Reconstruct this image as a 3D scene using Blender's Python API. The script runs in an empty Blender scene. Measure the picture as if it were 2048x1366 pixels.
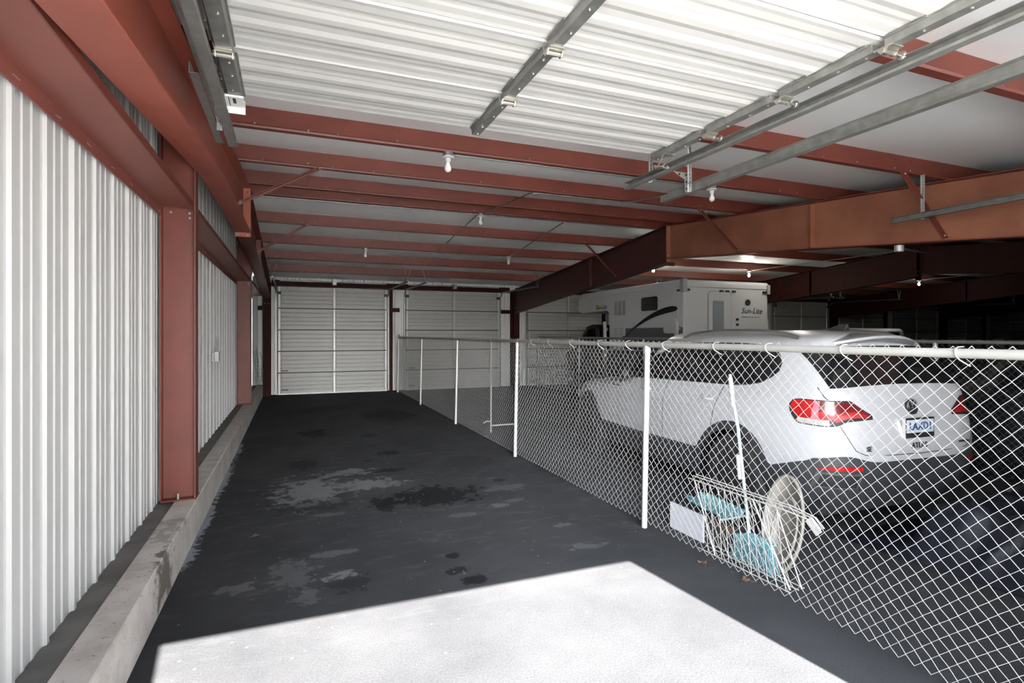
import bpy, bmesh, math, random
from mathutils import Matrix, Vector, noise
random.seed(7)
C = bpy.context.scene.collection
SC = bpy.context.scene
PI = math.pi
R = math.radians

# ------------------------------------------------------------------ materials
def new_mat(name):
    m = bpy.data.materials.new(name); m.use_nodes = True
    nt = m.node_tree; b = nt.nodes['Principled BSDF']
    return m, nt, b

def N(nt, t, **kw):
    n = nt.nodes.new(t)
    for k, v in kw.items(): setattr(n, k, v)
    return n

def mat(name, col, rough=.5, metal=0., var=.0, scale=6., bump=0., bscale=60., coat=0., col2=None, spec=.5, rvar=0.):
    m, nt, b = new_mat(name)
    L = nt.links
    b.inputs['Roughness'].default_value = rough
    b.inputs['Metallic'].default_value = metal
    b.inputs['Coat Weight'].default_value = coat
    b.inputs['Specular IOR Level'].default_value = spec
    tc = N(nt, 'ShaderNodeTexCoord')
    n1 = N(nt, 'ShaderNodeTexNoise'); n1.inputs['Scale'].default_value = scale; n1.inputs['Detail'].default_value = 5
    L.new(tc.outputs['Object'], n1.inputs['Vector'])
    r = N(nt, 'ShaderNodeValToRGB')
    c2 = col2 or tuple(max(0, c * (1 - var)) for c in col)
    r.color_ramp.elements[0].position = .35; r.color_ramp.elements[1].position = .68
    r.color_ramp.elements[0].color = (*c2, 1); r.color_ramp.elements[1].color = (*col, 1)
    L.new(n1.outputs['Fac'], r.inputs['Fac']); L.new(r.outputs['Color'], b.inputs['Base Color'])
    if rvar:
        mr = N(nt, 'ShaderNodeMapRange'); mr.inputs['To Min'].default_value = rough - rvar; mr.inputs['To Max'].default_value = rough + rvar
        L.new(n1.outputs['Fac'], mr.inputs['Value']); L.new(mr.outputs['Result'], b.inputs['Roughness'])
    if bump:
        n2 = N(nt, 'ShaderNodeTexNoise'); n2.inputs['Scale'].default_value = bscale; n2.inputs['Detail'].default_value = 4
        L.new(tc.outputs['Object'], n2.inputs['Vector'])
        bp = N(nt, 'ShaderNodeBump'); bp.inputs['Strength'].default_value = bump; bp.inputs['Distance'].default_value = .01
        L.new(n2.outputs['Fac'], bp.inputs['Height']); L.new(bp.outputs['Normal'], b.inputs['Normal'])
    return m

def emit(name, col, s):
    m, nt, b = new_mat(name)
    b.inputs['Base Color'].default_value = (*col, 1)
    b.inputs['Emission Color'].default_value = (*col, 1); b.inputs['Emission Strength'].default_value = s
    return m

WHITE = mat('white_painted_metal', (0.53, 0.53, 0.5179), .42, var=.03, scale=2)
DOORO = mat('lit_white_door_metal', (0.4174, 0.4117, 0.3958), .42, var=.04, scale=1.5)  # same door white, lightened to paint in light on the raised door
DOORW = mat('white_door_metal', (0.3089, 0.3042, 0.2902), .40, var=.05, scale=1.5)
REDOX = mat('red_oxide_primer', (0.157, 0.03504, 0.0219), .50, var=.22, scale=3, bump=.05, rvar=.08)
REDOR = mat('bounce_lit_red_primer', (0.3472, 0.08736, 0.056), .48, var=.15, scale=2.5, bump=.04)  # same red primer, lightened to paint in bounce light on the left rafter
REDGI = mat('half_lit_red_primer', (.24, .075, .055), .5, var=.15, scale=2.5)  # same red primer, lightened less, for the light on the girts
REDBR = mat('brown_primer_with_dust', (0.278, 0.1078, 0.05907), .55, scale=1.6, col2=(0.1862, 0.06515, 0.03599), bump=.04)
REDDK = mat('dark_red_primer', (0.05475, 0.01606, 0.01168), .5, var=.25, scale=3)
GALV = mat('galvanized_steel', (0.3154, 0.3154, 0.297), .42, .75, var=.28, scale=14, rvar=.10)
GALVB = mat('bright_galvanized', (0.3674, 0.3698, 0.3624), .40, .35, var=.10, scale=8)
WIRE = mat('galvanized_wire', (0.292, 0.292, 0.2883), .42, .20, var=.06, scale=5)
RAIL = mat('weathered_galvanized_rail', (0.2628, 0.2591, 0.2409), .45, .35, var=.12, scale=6)
ZINC = mat('zinc_plated', (0.4205, 0.4088, 0.3621), .32, .85, var=.15, scale=20)
VINYL = mat('white_vinyl_insulation', (.93, .94, .93), .38, var=.03, scale=1.2, bump=.6, bscale=3.5)
PORC = mat('white_porcelain', (0.4964, 0.4906, 0.473), .25)
BULB = mat('opal_bulb_glass', (0.6789, 0.6643, 0.6278), .25)
BULBON = emit('lit_bulb_glass', (1, .97, .90), 40)
BLACK = mat('black_plastic', (0.01314, 0.01314, 0.0146), .55, var=.2)
CLAD = mat('dark_grey_cladding', (0.02044, 0.0219, 0.02482), .6, var=.1)
RUBBER = mat('rubber', (0.01168, 0.01168, 0.01241), .75, var=.2)
CARW = mat('white_car_paint', (0.3049, 0.3085, 0.3159), .32, coat=.25, var=.0)
GLASS = mat('tinted_glass', (0.0073, 0.0073, 0.00803), .05, var=.0, spec=.5)
GASKET = mat('black_gasket', (0.00584, 0.00584, 0.00584), .6)
REDL = mat('red_lens', (0.3395, 0.00657, 0.00657), .28, coat=.15, var=.35, scale=14)
REDL2 = mat('dark_red_lens', (0.0876, 0.003285, 0.005475), .28, coat=.15)
REDL3 = mat('pink_lens', (0.3679, 0.1124, 0.1431), .28, coat=.15)
CLEARL = mat('clear_lens', (0.3066, 0.2964, 0.2811), .28, coat=.15, var=.3, scale=30)
ALLOY = mat('alloy_wheel_metal', (0.073, 0.073, 0.07665), .35, .6)
EMBM = mat('emblem_metal', (0.219, 0.219, 0.2263), .3, .6)
SILVER = mat('silver_trim', (0.3395, 0.3395, 0.3395), .28, .9)
CAMPW = mat('camper_white_gelcoat', (0.4497, 0.4594, 0.4626), .4, var=.04, scale=1)
CAMPG = mat('camper_grey_band', (0.07395, 0.07665, 0.07935), .45)
CAMPD = mat('camper_dark_decal', (0.00438, 0.00511, 0.00657), .5)
SHADE = mat('grey_screen', (0.1971, 0.219, 0.2299), .5)
VENT = mat('grey_vent', (0.2737, 0.2792, 0.2792), .5)
YELL = mat('yellow_decal', (0.438, 0.3796, 0.0365), .4)
TARP = mat('black_tarp', (.007, .008, .015), .40, var=.4, scale=3, bump=.2, bscale=7, spec=.28)
TARPB = mat('dark_blue_tarp', (.013, .015, .020), .5, var=.3, scale=2, bump=.1, bscale=6, spec=.12)
TRUCKD = mat('dark_truck_paint', (0.00876, 0.00876, 0.01022), .3, coat=.4)
TEAL = mat('teal_plastic', (0.09636, 0.2264, 0.2505), .45, var=.12, scale=8)
PALEB = mat('pale_blue_plastic', (0.2134, 0.2575, 0.2722), .45, var=.06)
BRIST = mat('teal_bristles', (0.1124, 0.2453, 0.2811), .7, var=.4, scale=70)
WWIRE = mat('white_coated_wire', (0.2278, 0.2221, 0.2078), .45)
BEIGE = mat('beige_plastic', (0.146, 0.1351, 0.1168), .5, var=.2, scale=10)
PAPER = mat('white_card', (0.3276, 0.3324, 0.3565), .7, var=.08, scale=8)
BOXD = mat('dark_box', (0.0219, 0.01971, 0.01898), .7, var=.2)
BROWN = mat('brown_wood_handle', (0.1022, 0.06132, 0.03832), .6, var=.25, scale=20)
LEAFM = mat('dry_leaf', (0.0949, 0.05475, 0.02555), .7, var=.3, scale=40)
PLATEM = mat('plate_white', (0.3621, 0.4088, 0.4555), .4, var=.1, scale=30)
PLATEB = mat('plate_ink', (0.0146, 0.0365, 0.1168), .5)
CHROME = mat('chrome', (0.438, 0.438, 0.438), .12, 1.)
PAPER2 = mat('pale_label', (0.584, 0.584, 0.584), .6)
DIRT = mat('dark_vine', (0.0219, 0.0292, 0.0219), .8)
GRNWHITE = mat('pale_grey_trim', (0.2555, 0.2811, 0.2759), .5)
LUMB = mat('brown_lumber', (0.1168, 0.06205, 0.0365), .7, var=.3)

BACKC = mat('shade_dark_red_primer', (.030, .0085, .0065), .6, var=.2, spec=.10)  # red primer darkened to paint in shade on the far and back steel
def concrete_mat():
    m, nt, b = new_mat('weathered_concrete'); L = nt.links
    g = N(nt, 'ShaderNodeNewGeometry')
    n1 = N(nt, 'ShaderNodeTexNoise'); n1.inputs['Scale'].default_value = 3.5; n1.inputs['Detail'].default_value = 8; n1.inputs['Roughness'].default_value = .65
    n2 = N(nt, 'ShaderNodeTexNoise'); n2.inputs['Scale'].default_value = 45; n2.inputs['Detail'].default_value = 4
    L.new(g.outputs['Position'], n1.inputs['Vector']); L.new(g.outputs['Position'], n2.inputs['Vector'])
    r = N(nt, 'ShaderNodeValToRGB')
    r.color_ramp.elements[0].position = .33; r.color_ramp.elements[0].color = (0.3544, 0.3179, 0.2868, 1)
    r.color_ramp.elements[1].position = .66; r.color_ramp.elements[1].color = (0.5212, 0.49, 0.4638, 1)
    L.new(n1.outputs['Fac'], r.inputs['Fac'])
    # a dark soaked-in stain on the face of the kerb and grit specks
    mx = stain(nt, r.outputs['Color'], (-.753, 4.05, .17), (.06, .20, .15), (0.0876, 0.073, 0.06205), .9, .35)
    mx = stain(nt, mx, (-.85, 4.55, .30), (.09, .25, .06), (0.219, 0.208, 0.1971), .7, .8)
    mr = N(nt, 'ShaderNodeMapRange'); mr.inputs['From Min'].default_value = .30; mr.inputs['From Max'].default_value = .36
    mr.inputs['To Min'].default_value = .55; mr.inputs['To Max'].default_value = 1
    L.new(n2.outputs['Fac'], mr.inputs['Value'])
    mm = N(nt, 'ShaderNodeMix', data_type='RGBA', blend_type='MULTIPLY'); mm.inputs['Factor'].default_value = 1
    L.new(mx, mm.inputs['A']); L.new(mr.outputs['Result'], mm.inputs['B'])
    L.new(mm.outputs['Result'], b.inputs['Base Color'])
    b.inputs['Roughness'].default_value = .85
    bp = N(nt, 'ShaderNodeBump'); bp.inputs['Strength'].default_value = .5; bp.inputs['Distance'].default_value = .01
    L.new(n1.outputs['Fac'], bp.inputs['Height']); L.new(bp.outputs['Normal'], b.inputs['Normal'])
    return m

def stain(nt, colsock, c, rad, col, strength=1., rough=.55, nscale=7., soft=.25):
    """mix an irregular blot of colour col, centred at c with radii rad (world metres) into colsock"""
    L = nt.links
    g = N(nt, 'ShaderNodeNewGeometry')
    s = N(nt, 'ShaderNodeVectorMath', operation='SUBTRACT'); s.inputs[1].default_value = c
    L.new(g.outputs['Position'], s.inputs[0])
    d = N(nt, 'ShaderNodeVectorMath', operation='DIVIDE'); d.inputs[1].default_value = rad
    L.new(s.outputs['Vector'], d.inputs[0])
    ln = N(nt, 'ShaderNodeVectorMath', operation='LENGTH'); L.new(d.outputs['Vector'], ln.inputs[0])
    nz = N(nt, 'ShaderNodeTexNoise'); nz.inputs['Scale'].default_value = nscale; nz.inputs['Detail'].default_value = 9; nz.inputs['Roughness'].default_value = .68
    of = N(nt, 'ShaderNodeVectorMath', operation='ADD'); of.inputs[1].default_value = (c[0] * 3.1, c[1] * 1.7, 4.4)
    L.new(g.outputs['Position'], of.inputs[0]); L.new(of.outputs['Vector'], nz.inputs['Vector'])
    m1 = N(nt, 'ShaderNodeMath', operation='MULTIPLY_ADD'); m1.inputs[1].default_value = rough * 12; m1.inputs[2].default_value = -rough * 6
    L.new(nz.outputs['Fac'], m1.inputs[0])
    ad = N(nt, 'ShaderNodeMath', operation='ADD'); L.new(ln.outputs['Value'], ad.inputs[0]); L.new(m1.outputs[0], ad.inputs[1])
    mr = N(nt, 'ShaderNodeMapRange', interpolation_type='SMOOTHSTEP')
    mr.inputs['From Min'].default_value = 1 - soft; mr.inputs['From Max'].default_value = 1 + soft
    mr.inputs['To Min'].default_value = strength; mr.inputs['To Max'].default_value = 0
    L.new(ad.outputs[0], mr.inputs['Value'])
    mx = N(nt, 'ShaderNodeMix', data_type='RGBA'); L.new(mr.outputs['Result'], mx.inputs['Factor'])
    L.new(colsock, mx.inputs['A']); mx.inputs['B'].default_value = (*col, 1)
    return mx.outputs['Result']

def asphalt_mat():
    m, nt, b = new_mat('stained_asphalt'); L = nt.links
    g = N(nt, 'ShaderNodeNewGeometry')
    def nz(sc, det=6, ro=.6):
        n = N(nt, 'ShaderNodeTexNoise'); n.inputs['Scale'].default_value = sc; n.inputs['Detail'].default_value = det; n.inputs['Roughness'].default_value = ro
        L.new(g.outputs['Position'], n.inputs['Vector']); return n
    big, mid, fine = nz(.9), nz(7), nz(95, 4, .7)
    r = N(nt, 'ShaderNodeValToRGB')
    r.color_ramp.elements[0].position = .32; r.color_ramp.elements[0].color = (0.01927, 0.01968, 0.02127, 1)
    r.color_ramp.elements[1].position = .70; r.color_ramp.elements[1].color = (0.03533, 0.03533, 0.03694, 1)
    L.new(big.outputs['Fac'], r.inputs['Fac'])
    fr = N(nt, 'ShaderNodeMapRange'); fr.inputs['From Min'].default_value = .3; fr.inputs['From Max'].default_value = .7
    fr.inputs['To Min'].default_value = .68; fr.inputs['To Max'].default_value = 1.32
    L.new(fine.outputs['Fac'], fr.inputs['Value'])
    mu = N(nt, 'ShaderNodeMix', data_type='RGBA', blend_type='MULTIPLY'); mu.inputs['Factor'].default_value = 1
    L.new(r.outputs['Color'], mu.inputs['A']); L.new(fr.outputs['Result'], mu.inputs['B'])
    col = mu.outputs['Result']
    # scuffed pale dust in streaks across the lane
    mp = N(nt, 'ShaderNodeMapping'); mp.inputs['Scale'].default_value = (1.4, 3.6, 1)
    L.new(g.outputs['Position'], mp.inputs['Vector'])
    sn = N(nt, 'ShaderNodeTexNoise'); sn.inputs['Scale'].default_value = 2.2; sn.inputs['Detail'].default_value = 9; sn.inputs['Roughness'].default_value = .68
    L.new(mp.outputs['Vector'], sn.inputs['Vector'])
    sr = N(nt, 'ShaderNodeMapRange'); sr.inputs['From Min'].default_value = .53; sr.inputs['From Max'].default_value = .74; sr.inputs['To Max'].default_value = .7
    L.new(sn.outputs['Fac'], sr.inputs['Value'])
    # dust colour faded by the doorway to paint the sunlit patch evenly bright
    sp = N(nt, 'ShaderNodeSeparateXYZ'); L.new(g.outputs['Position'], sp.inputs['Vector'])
    patch_fade = N(nt, 'ShaderNodeMapRange'); patch_fade.inputs['From Min'].default_value = 2.9; patch_fade.inputs['From Max'].default_value = 4.4; patch_fade.inputs['To Min'].default_value = .0
    L.new(sp.outputs['Y'], patch_fade.inputs['Value'])
    wm = N(nt, 'ShaderNodeMath', operation='MULTIPLY'); L.new(sr.outputs['Result'], wm.inputs[0]); L.new(patch_fade.outputs['Result'], wm.inputs[1])
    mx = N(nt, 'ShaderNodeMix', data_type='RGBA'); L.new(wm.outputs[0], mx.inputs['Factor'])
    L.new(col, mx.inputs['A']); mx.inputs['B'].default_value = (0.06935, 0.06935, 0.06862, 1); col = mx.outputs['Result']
    # swept cement dust (pale) and oil (dark)
    pale = (0.1168, 0.119, 0.119)
    for x, y, rx, ry, s in [(.17, 6.35, .30, .50, 1), (.62, 7.05, .27, .14, .9), (.80, 6.42, .30, .20, .9), (.29, 4.05, .09, .05, .9), (.02, 4.2, .13, .22, .35),
                            (.11, 3.8, .09, .10, .35), (2.19, 5.7, .2, .10, .3), (1.51, 4.98, .13, .05, .3), (2.24, 4.39, .08, .05, .35), (2.21, 3.88, .13, .05, .3),
                            (.34, 4.48, .22, .05, .4), (2.12, 5.24, .10, .05, .3), (1.9, 5.15, .12, .06, .45), (.3, 5.45, .15, .05, .35), (-.35, 4.1, .1, .06, .5)]:
        col = stain(nt, col, (x, y, 0), (rx, ry, 1), pale, s, .45, 9)
    for x, y, rx, ry, s in [(1.40, 5.71, .44, .33, 1), (.86, 5.62, .15, .22, .95), (.36, 10.1, .24, .36, .9), (1.29, 7.98, .15, .15, .9), (1.12, 6.95, .14, .11, 1),
                            (.12, 7.67, .18, .24, .6), (1.91, 11.74, .5, .9, .7), (1.14, 4.10, .05, .05, .9), (1.09, 3.83, .07, .05, .85), (1.17, 3.66, .08, .08, .95),
                            (.35, 3.9, .15, .13, .55), (1.22, 9.5, .12, .12, .7), (2.25, 6.02, .07, .06, .7), (.95, 7.6, .05, .05, .8), (.7, 13.2, .6, .5, .4), (.15, 5.8, .35, .2, .4)]:
        col = stain(nt, col, (x, y, 0), (rx, ry, 1), (0.003066, 0.003066, 0.00365), s, .35, 8, .14)
    # a faint ring left by a drum
    col = stain(nt, col, (2.18, 7.06, 0), (.36, .36, 1), (0.01606, 0.01569, 0.01533), .6, .1, 8, .1)
    # efflorescence along the foot of the kerb
    for y, ry in ((5.75, .55), (7.3, .8), (8.9, .5), (4.9, .25)):
        col = stain(nt, col, (-.745, y, 0), (.05, ry, 1), (0.219, 0.2263, 0.2555), .95, .4, 12)
    # bright grit
    vo = N(nt, 'ShaderNodeTexVoronoi'); vo.inputs['Scale'].default_value = 13
    L.new(g.outputs['Position'], vo.inputs['Vector'])
    lt = N(nt, 'ShaderNodeMapRange'); lt.inputs['From Min'].default_value = .07; lt.inputs['From Max'].default_value = .11; lt.inputs['To Min'].default_value = 1; lt.inputs['To Max'].default_value = 0
    L.new(vo.outputs['Distance'], lt.inputs['Value'])
    wn = N(nt, 'ShaderNodeSeparateColor'); L.new(vo.outputs['Color'], wn.inputs['Color'])
    gt = N(nt, 'ShaderNodeMath', operation='GREATER_THAN'); gt.inputs[1].default_value = .76; L.new(wn.outputs['Red'], gt.inputs[0])
    mm = N(nt, 'ShaderNodeMath', operation='MULTIPLY'); L.new(lt.outputs['Result'], mm.inputs[0]); L.new(gt.outputs[0], mm.inputs[1])
    mx = N(nt, 'ShaderNodeMix', data_type='RGBA'); L.new(mm.outputs[0], mx.inputs['Factor']); L.new(col, mx.inputs['A']); mx.inputs['B'].default_value = (0.1533, 0.1496, 0.1387, 1)
    L.new(mx.outputs['Result'], b.inputs['Base Color'])
    b.inputs['Roughness'].default_value = .85; b.inputs['Specular IOR Level'].default_value = .22
    bp = N(nt, 'ShaderNodeBump'); bp.inputs['Strength'].default_value = .35; bp.inputs['Distance'].default_value = .01
    L.new(fine.outputs['Fac'], bp.inputs['Height']); L.new(bp.outputs['Normal'], b.inputs['Normal'])
    return m
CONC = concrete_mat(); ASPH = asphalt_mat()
LEDGE = mat('dark_concrete_ledge', (0.1533, 0.1482, 0.1387), .85, var=.35, scale=5, bump=.4, bscale=30)
GROUND = mat('bounce_pale_yard', (.86, .84, .80), .9, var=.06, scale=3)
ROADM = mat('added_dark_road', (.10, .10, .10), .9, var=.2)

# ------------------------------------------------------------------ mesh helpers
MATX = {}
class MB:
    def __init__(s): s.v = []; s.f = []; s.mi = []; s.cur = 0
    def add(s, vs, fs):
        o = len(s.v); s.v += [tuple(p) for p in vs]
        for f in fs: s.f.append(tuple(i + o for i in f)); s.mi.append(s.cur)
        return s
    def box(s, x0, x1, y0, y1, z0, z1):
        return s.add([(x, y, z) for x in (x0, x1) for y in (y0, y1) for z in (z0, z1)],
                     [(0, 1, 3, 2), (4, 6, 7, 5), (0, 4, 5, 1), (2, 3, 7, 6), (0, 2, 6, 4), (1, 5, 7, 3)])
    def bar(s, a, b, w, t, up=(0, 0, 1)):
        """box beam from a to b, width w across, thickness t along up"""
        a, b = Vector(a), Vector(b); d = (b - a).normalized(); u = Vector(up)
        x = d.cross(u)
        if x.length < 1e-5: x = d.cross(Vector((1, 0, 0)))
        x.normalize(); u = x.cross(d).normalized()
        vs = []
        for p in (a, b):
            for i, j in ((-1, -1), (1, -1), (1, 1), (-1, 1)): vs.append(p + x * (w / 2 * i) + u * (t / 2 * j))
        return s.add(vs, [(0, 1, 2, 3), (7, 6, 5, 4), (0, 4, 5, 1), (1, 5, 6, 2), (2, 6, 7, 3), (3, 7, 4, 0)])
    def tube(s, pts, r, n=8, cap=True, closed=False):
        P = [Vector(p) for p in pts]; m = len(P); rs = r if isinstance(r, (list, tuple)) else [r] * m
        vs = []; prev = None
        for i in range(m):
            if closed: d = P[(i + 1) % m] - P[i - 1]
            else: d = P[min(i + 1, m - 1)] - P[max(i - 1, 0)]
            d.normalize()
            if prev is None:
                ref = Vector((0, 0, 1)) if abs(d.z) < .9 else Vector((1, 0, 0))
                x = d.cross(ref).normalized()
            else:
                x = prev - d * prev.dot(d)
                if x.length < 1e-6: x = d.cross(Vector((0, 0, 1)))
                x.normalize()
            prev = x; y = d.cross(x)
            for k in range(n):
                a = 2 * PI * (k + .5) / n
                vs.append(P[i] + (x * math.cos(a) + y * math.sin(a)) * rs[i])
        fs = []
        for i in range(m if closed else m - 1):
            j = (i + 1) % m
            for k in range(n): fs.append((i * n + k, i * n + (k + 1) % n, j * n + (k + 1) % n, j * n + k))
        if cap and not closed: fs.append(tuple(range(n - 1, -1, -1))); fs.append(tuple(range((m - 1) * n, m * n)))
        return s.add(vs, fs)
    def lathe(s, prof, at=(0, 0, 0), axis=(0, 0, 1), n=24):
        """prof = [(radius, height along axis)]"""
        A = Vector(axis).normalized(); ref = Vector((0, 0, 1)) if abs(A.z) < .9 else Vector((1, 0, 0))
        x = A.cross(ref).normalized(); y = A.cross(x); at = Vector(at); vs = []; fs = []
        for r_, h in prof:
            for k in range(n):
                a = 2 * PI * k / n; vs.append(at + A * h + (x * math.cos(a) + y * math.sin(a)) * max(r_, 1e-4))
        m = len(prof)
        for i in range(m - 1):
            for k in range(n): fs.append((i * n + k, i * n + (k + 1) % n, (i + 1) * n + (k + 1) % n, (i + 1) * n + k))
        fs.append(tuple(range(n - 1, -1, -1))); fs.append(tuple(range((m - 1) * n, m * n)))
        return s.add(vs, fs)
    def prism(s, poly, ax, a, b):
        """polygon extruded along axis ax from a to b; poly is in the two other axes in order (x,y,z minus ax)"""
        def P(p, t):
            q = [p[0], p[1]]; q.insert(ax, t); return tuple(q)
        n = len(poly)
        return s.add([P(p, a) for p in poly] + [P(p, b) for p in poly],
                     [tuple(range(n)), tuple(range(2 * n - 1, n - 1, -1))] + [(i, (i + 1) % n, n + (i + 1) % n, n + i) for i in range(n)])
    def grid(s, fn, nu, nv, wrapu=False):
        vs = [fn(i / nu, j / nv) for i in range(nu + (0 if wrapu else 1)) for j in range(nv + 1)]
        fs = []; w = nv + 1; M_ = nu if wrapu else nu + 1
        for i in range(nu):
            k = (i + 1) % M_
            for j in range(nv): fs.append((i * w + j, k * w + j, k * w + j + 1, i * w + j + 1))
        return s.add(vs, fs)
    def build(s, name, m, parent=None, smooth=None, local=False, bevel=0, recalc=True, solid=0):
        me = bpy.data.meshes.new(name)
        vs = s.v
        if parent is not None and not local:
            inv = MATX[parent.name].inverted(); vs = [inv @ Vector(p) for p in vs]
        me.from_pydata([tuple(p) for p in vs], [], s.f)
        for q in (m if isinstance(m, (list, tuple)) else [m]): me.materials.append(q)
        if any(s.mi): me.polygons.foreach_set('material_index', s.mi)
        if recalc:
            bm = bmesh.new(); bm.from_mesh(me); bmesh.ops.recalc_face_normals(bm, faces=bm.faces); bm.to_mesh(me); bm.free()
        if smooth is not None:
            me.polygons.foreach_set('use_smooth', [True] * len(me.polygons)); me.set_sharp_from_angle(angle=R(smooth))
        o = bpy.data.objects.new(name, me); C.objects.link(o)
        if parent is not None:
            o.parent = parent; MATX[o.name] = MATX[parent.name]
        else: MATX[o.name] = Matrix.Identity(4)
        if bevel:
            b = o.modifiers.new('bevel', 'BEVEL'); b.width = bevel; b.segments = 2; b.limit_method = 'ANGLE'
        if solid:
            b = o.modifiers.new('solid', 'SOLIDIFY'); b.thickness = solid
        return o

BOLTM = {}
def bolts(parent, pts, axis, r=.010, h=.010, m=None, name='bolt'):
    m = m or GALVB; key = (r, h, m.name, tuple(axis))
    if key not in BOLTM:
        o = MB().lathe([(r, 0), (r, h * .6), (r * .5, h)], (0, 0, 0), axis, 8).build(name, m); BOLTM[key] = o.data; bpy.data.objects.remove(o)
    for p in pts:
        o = bpy.data.objects.new(name, BOLTM[key]); C.objects.link(o); o.parent = parent
        o.location = MATX[parent.name].inverted() @ Vector(p); MATX[o.name] = MATX[parent.name]
def tag(o, label=None, cat=None, group=None, kind=None):
    if label: o['label'] = label
    if cat: o['category'] = cat
    if group: o['group'] = group
    if kind: o['kind'] = kind
    return o
def thing(name, label, cat, loc=(0, 0, 0), rz=0, group=None, kind=None):
    o = bpy.data.objects.new(name, None); C.objects.link(o); o.empty_display_size = .1
    o.location = loc; o.rotation_euler = (0, 0, rz)
    MATX[o.name] = Matrix.Translation(loc) @ Matrix.Rotation(rz, 4, 'Z')
    return tag(o, label, cat, group, kind)
def copy_tree(o, loc, label, rz=None, group=None):
    def rec(a, par):
        c = a.copy(); C.objects.link(c)
        if par: c.parent = par
        for ch in [x for x in list(C.objects) if x.parent == a]: rec(ch, c)
        return c
    r = rec(o, None); r.location = loc
    if rz is not None: r.rotation_euler = (0, 0, rz)
    MATX[r.name] = Matrix.Translation(loc) @ Matrix.Rotation(r.rotation_euler.z, 4, 'Z')
    return tag(r, label, None, group)
def text(name, body, size, mtx, m, parent, ext=.0015, shear=0., bold=0., align='CENTER'):
    cu = bpy.data.curves.new(name, 'FONT'); cu.body = body; cu.size = size; cu.extrude = ext; cu.align_x = align; cu.align_y = 'CENTER'
    cu.shear = shear; cu.offset = bold; cu.resolution_u = 3
    t = bpy.data.objects.new(name + '_tmp', cu); C.objects.link(t)
    dg = bpy.context.evaluated_depsgraph_get(); me = bpy.data.meshes.new_from_object(t.evaluated_get(dg))
    C.objects.unlink(t); bpy.data.objects.remove(t)
    me.name = name; me.transform(mtx); me.materials.clear(); me.materials.append(m)
    o = bpy.data.objects.new(name, me); C.objects.link(o); o.parent = parent; MATX[o.name] = MATX[parent.name]
    return o
ORD = ['first', 'second', 'third', 'fourth', 'fifth', 'sixth', 'seventh', 'eighth', 'ninth', 'tenth', 'eleventh', 'twelfth', 'thirteenth']
def lerp(a, b, t): return a + (b - a) * t
def interp(tab, x):
    if x <= tab[0][0]: return tab[0][1]
    if x >= tab[-1][0]: return tab[-1][1]
    for i in range(len(tab) - 1):
        if x <= tab[i + 1][0]:
            (x0, y0), (x1, y1) = tab[i], tab[i + 1]; h = x1 - x0; t = (x - x0) / h
            d = (y1 - y0) / h
            dp = (y0 - tab[i - 1][1]) / (x0 - tab[i - 1][0]) if i > 0 else d
            dn = (tab[i + 2][1] - y1) / (tab[i + 2][0] - x1) if i + 2 < len(tab) else d
            def sl(a, b): return 0 if a * b <= 0 else 2 * a * b / (a + b)
            m0 = sl(dp, d) if i > 0 else d; m1 = sl(d, dn) if i + 2 < len(tab) else d
            return (2 * t**3 - 3 * t**2 + 1) * y0 + (t**3 - 2 * t**2 + t) * h * m0 + (-2 * t**3 + 3 * t**2) * y1 + (t**3 - t**2) * h * m1

# ------------------------------------------------------------------ dimensions of the building
H = 1.70                       # eye height
YF, YB = .38, 16.90            # front and back walls
RIDGE = 8.7
XL, XR = -1.05, 36.4
FR = [-.655, 6.75, 14.05, 21.35, 28.65]      # frames across the depth
def zroof(y): return 3.80 - .083 * abs(y - RIDGE)        # underside of purlins = top of rafters
DX0, DX1, DZ = -.34, 2.68, 2.95                           # open doorway

# ------------------------------------------------------------------ shell
def rib_profile(L, pitch=.34, seam=3):
    """(distance, depth) of a ribbed wall sheet: a high rib each pitch, two low ones between"""
    out = []; s = 0; k = 0
    while s < L:
        for d, h in ((0, 0), (.012, .004), (.022, .018), (.050, .018), (.072, 0), (.145, 0), (.152, .006), (.168, .006), (.175, 0), (.238, 0), (.245, .006), (.261, .006), (.268, 0), (.335, 0)):
            if s + d < L: out.append((s + d, h))
            if k % seam == 0 and d == 0: out.append((s + .004, -.006))
        s += pitch; k += 1
    out.append((L, 0))
    return sorted(out)
m = MB(); prof = rib_profile(YB - YF)
vs = []; fs = []
for i, (d, h) in enumerate(prof):
    y = YF + d; vs += [(-1.06 + h, y, .25), (-1.06 + h, y, zroof(y) + .27), (-1.10, y, .25), (-1.10, y, zroof(y) + .27)]
for i in range(len(prof) - 1):
    a, b = 4 * i, 4 * i + 4
    fs += [(a, b, b + 1, a + 1), (a + 2, a + 3, b + 3, b + 2), (a + 1, b + 1, b + 3, a + 3), (a, a + 2, b + 2, b)]
m.add(vs, fs); o = m.build('wall_left', WHITE)
tag(o, 'white ribbed metal sheet wall running along the left of the lane', 'wall', kind='structure')
m = MB(); m.prism([(-1.12, 0), (-.753, 0), (-.753, .295), (-.760, .302), (-.915, .302), (-.925, .272), (-1.12, .268)], 1, YF, YB)
o = m.build('baseboard_left', [CONC], smooth=25); tag(o, 'worn concrete kerb along the foot of the white ribbed wall', 'kerb', kind='structure')
m = MB(); m.box(-1.055, -.926, YF, YB - .02, .268, .281)
o = m.build('trim_1', LEDGE); tag(o, 'dark gritty mortar ledge between the white wall sheet and kerb top', 'ledge', kind='structure')
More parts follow.
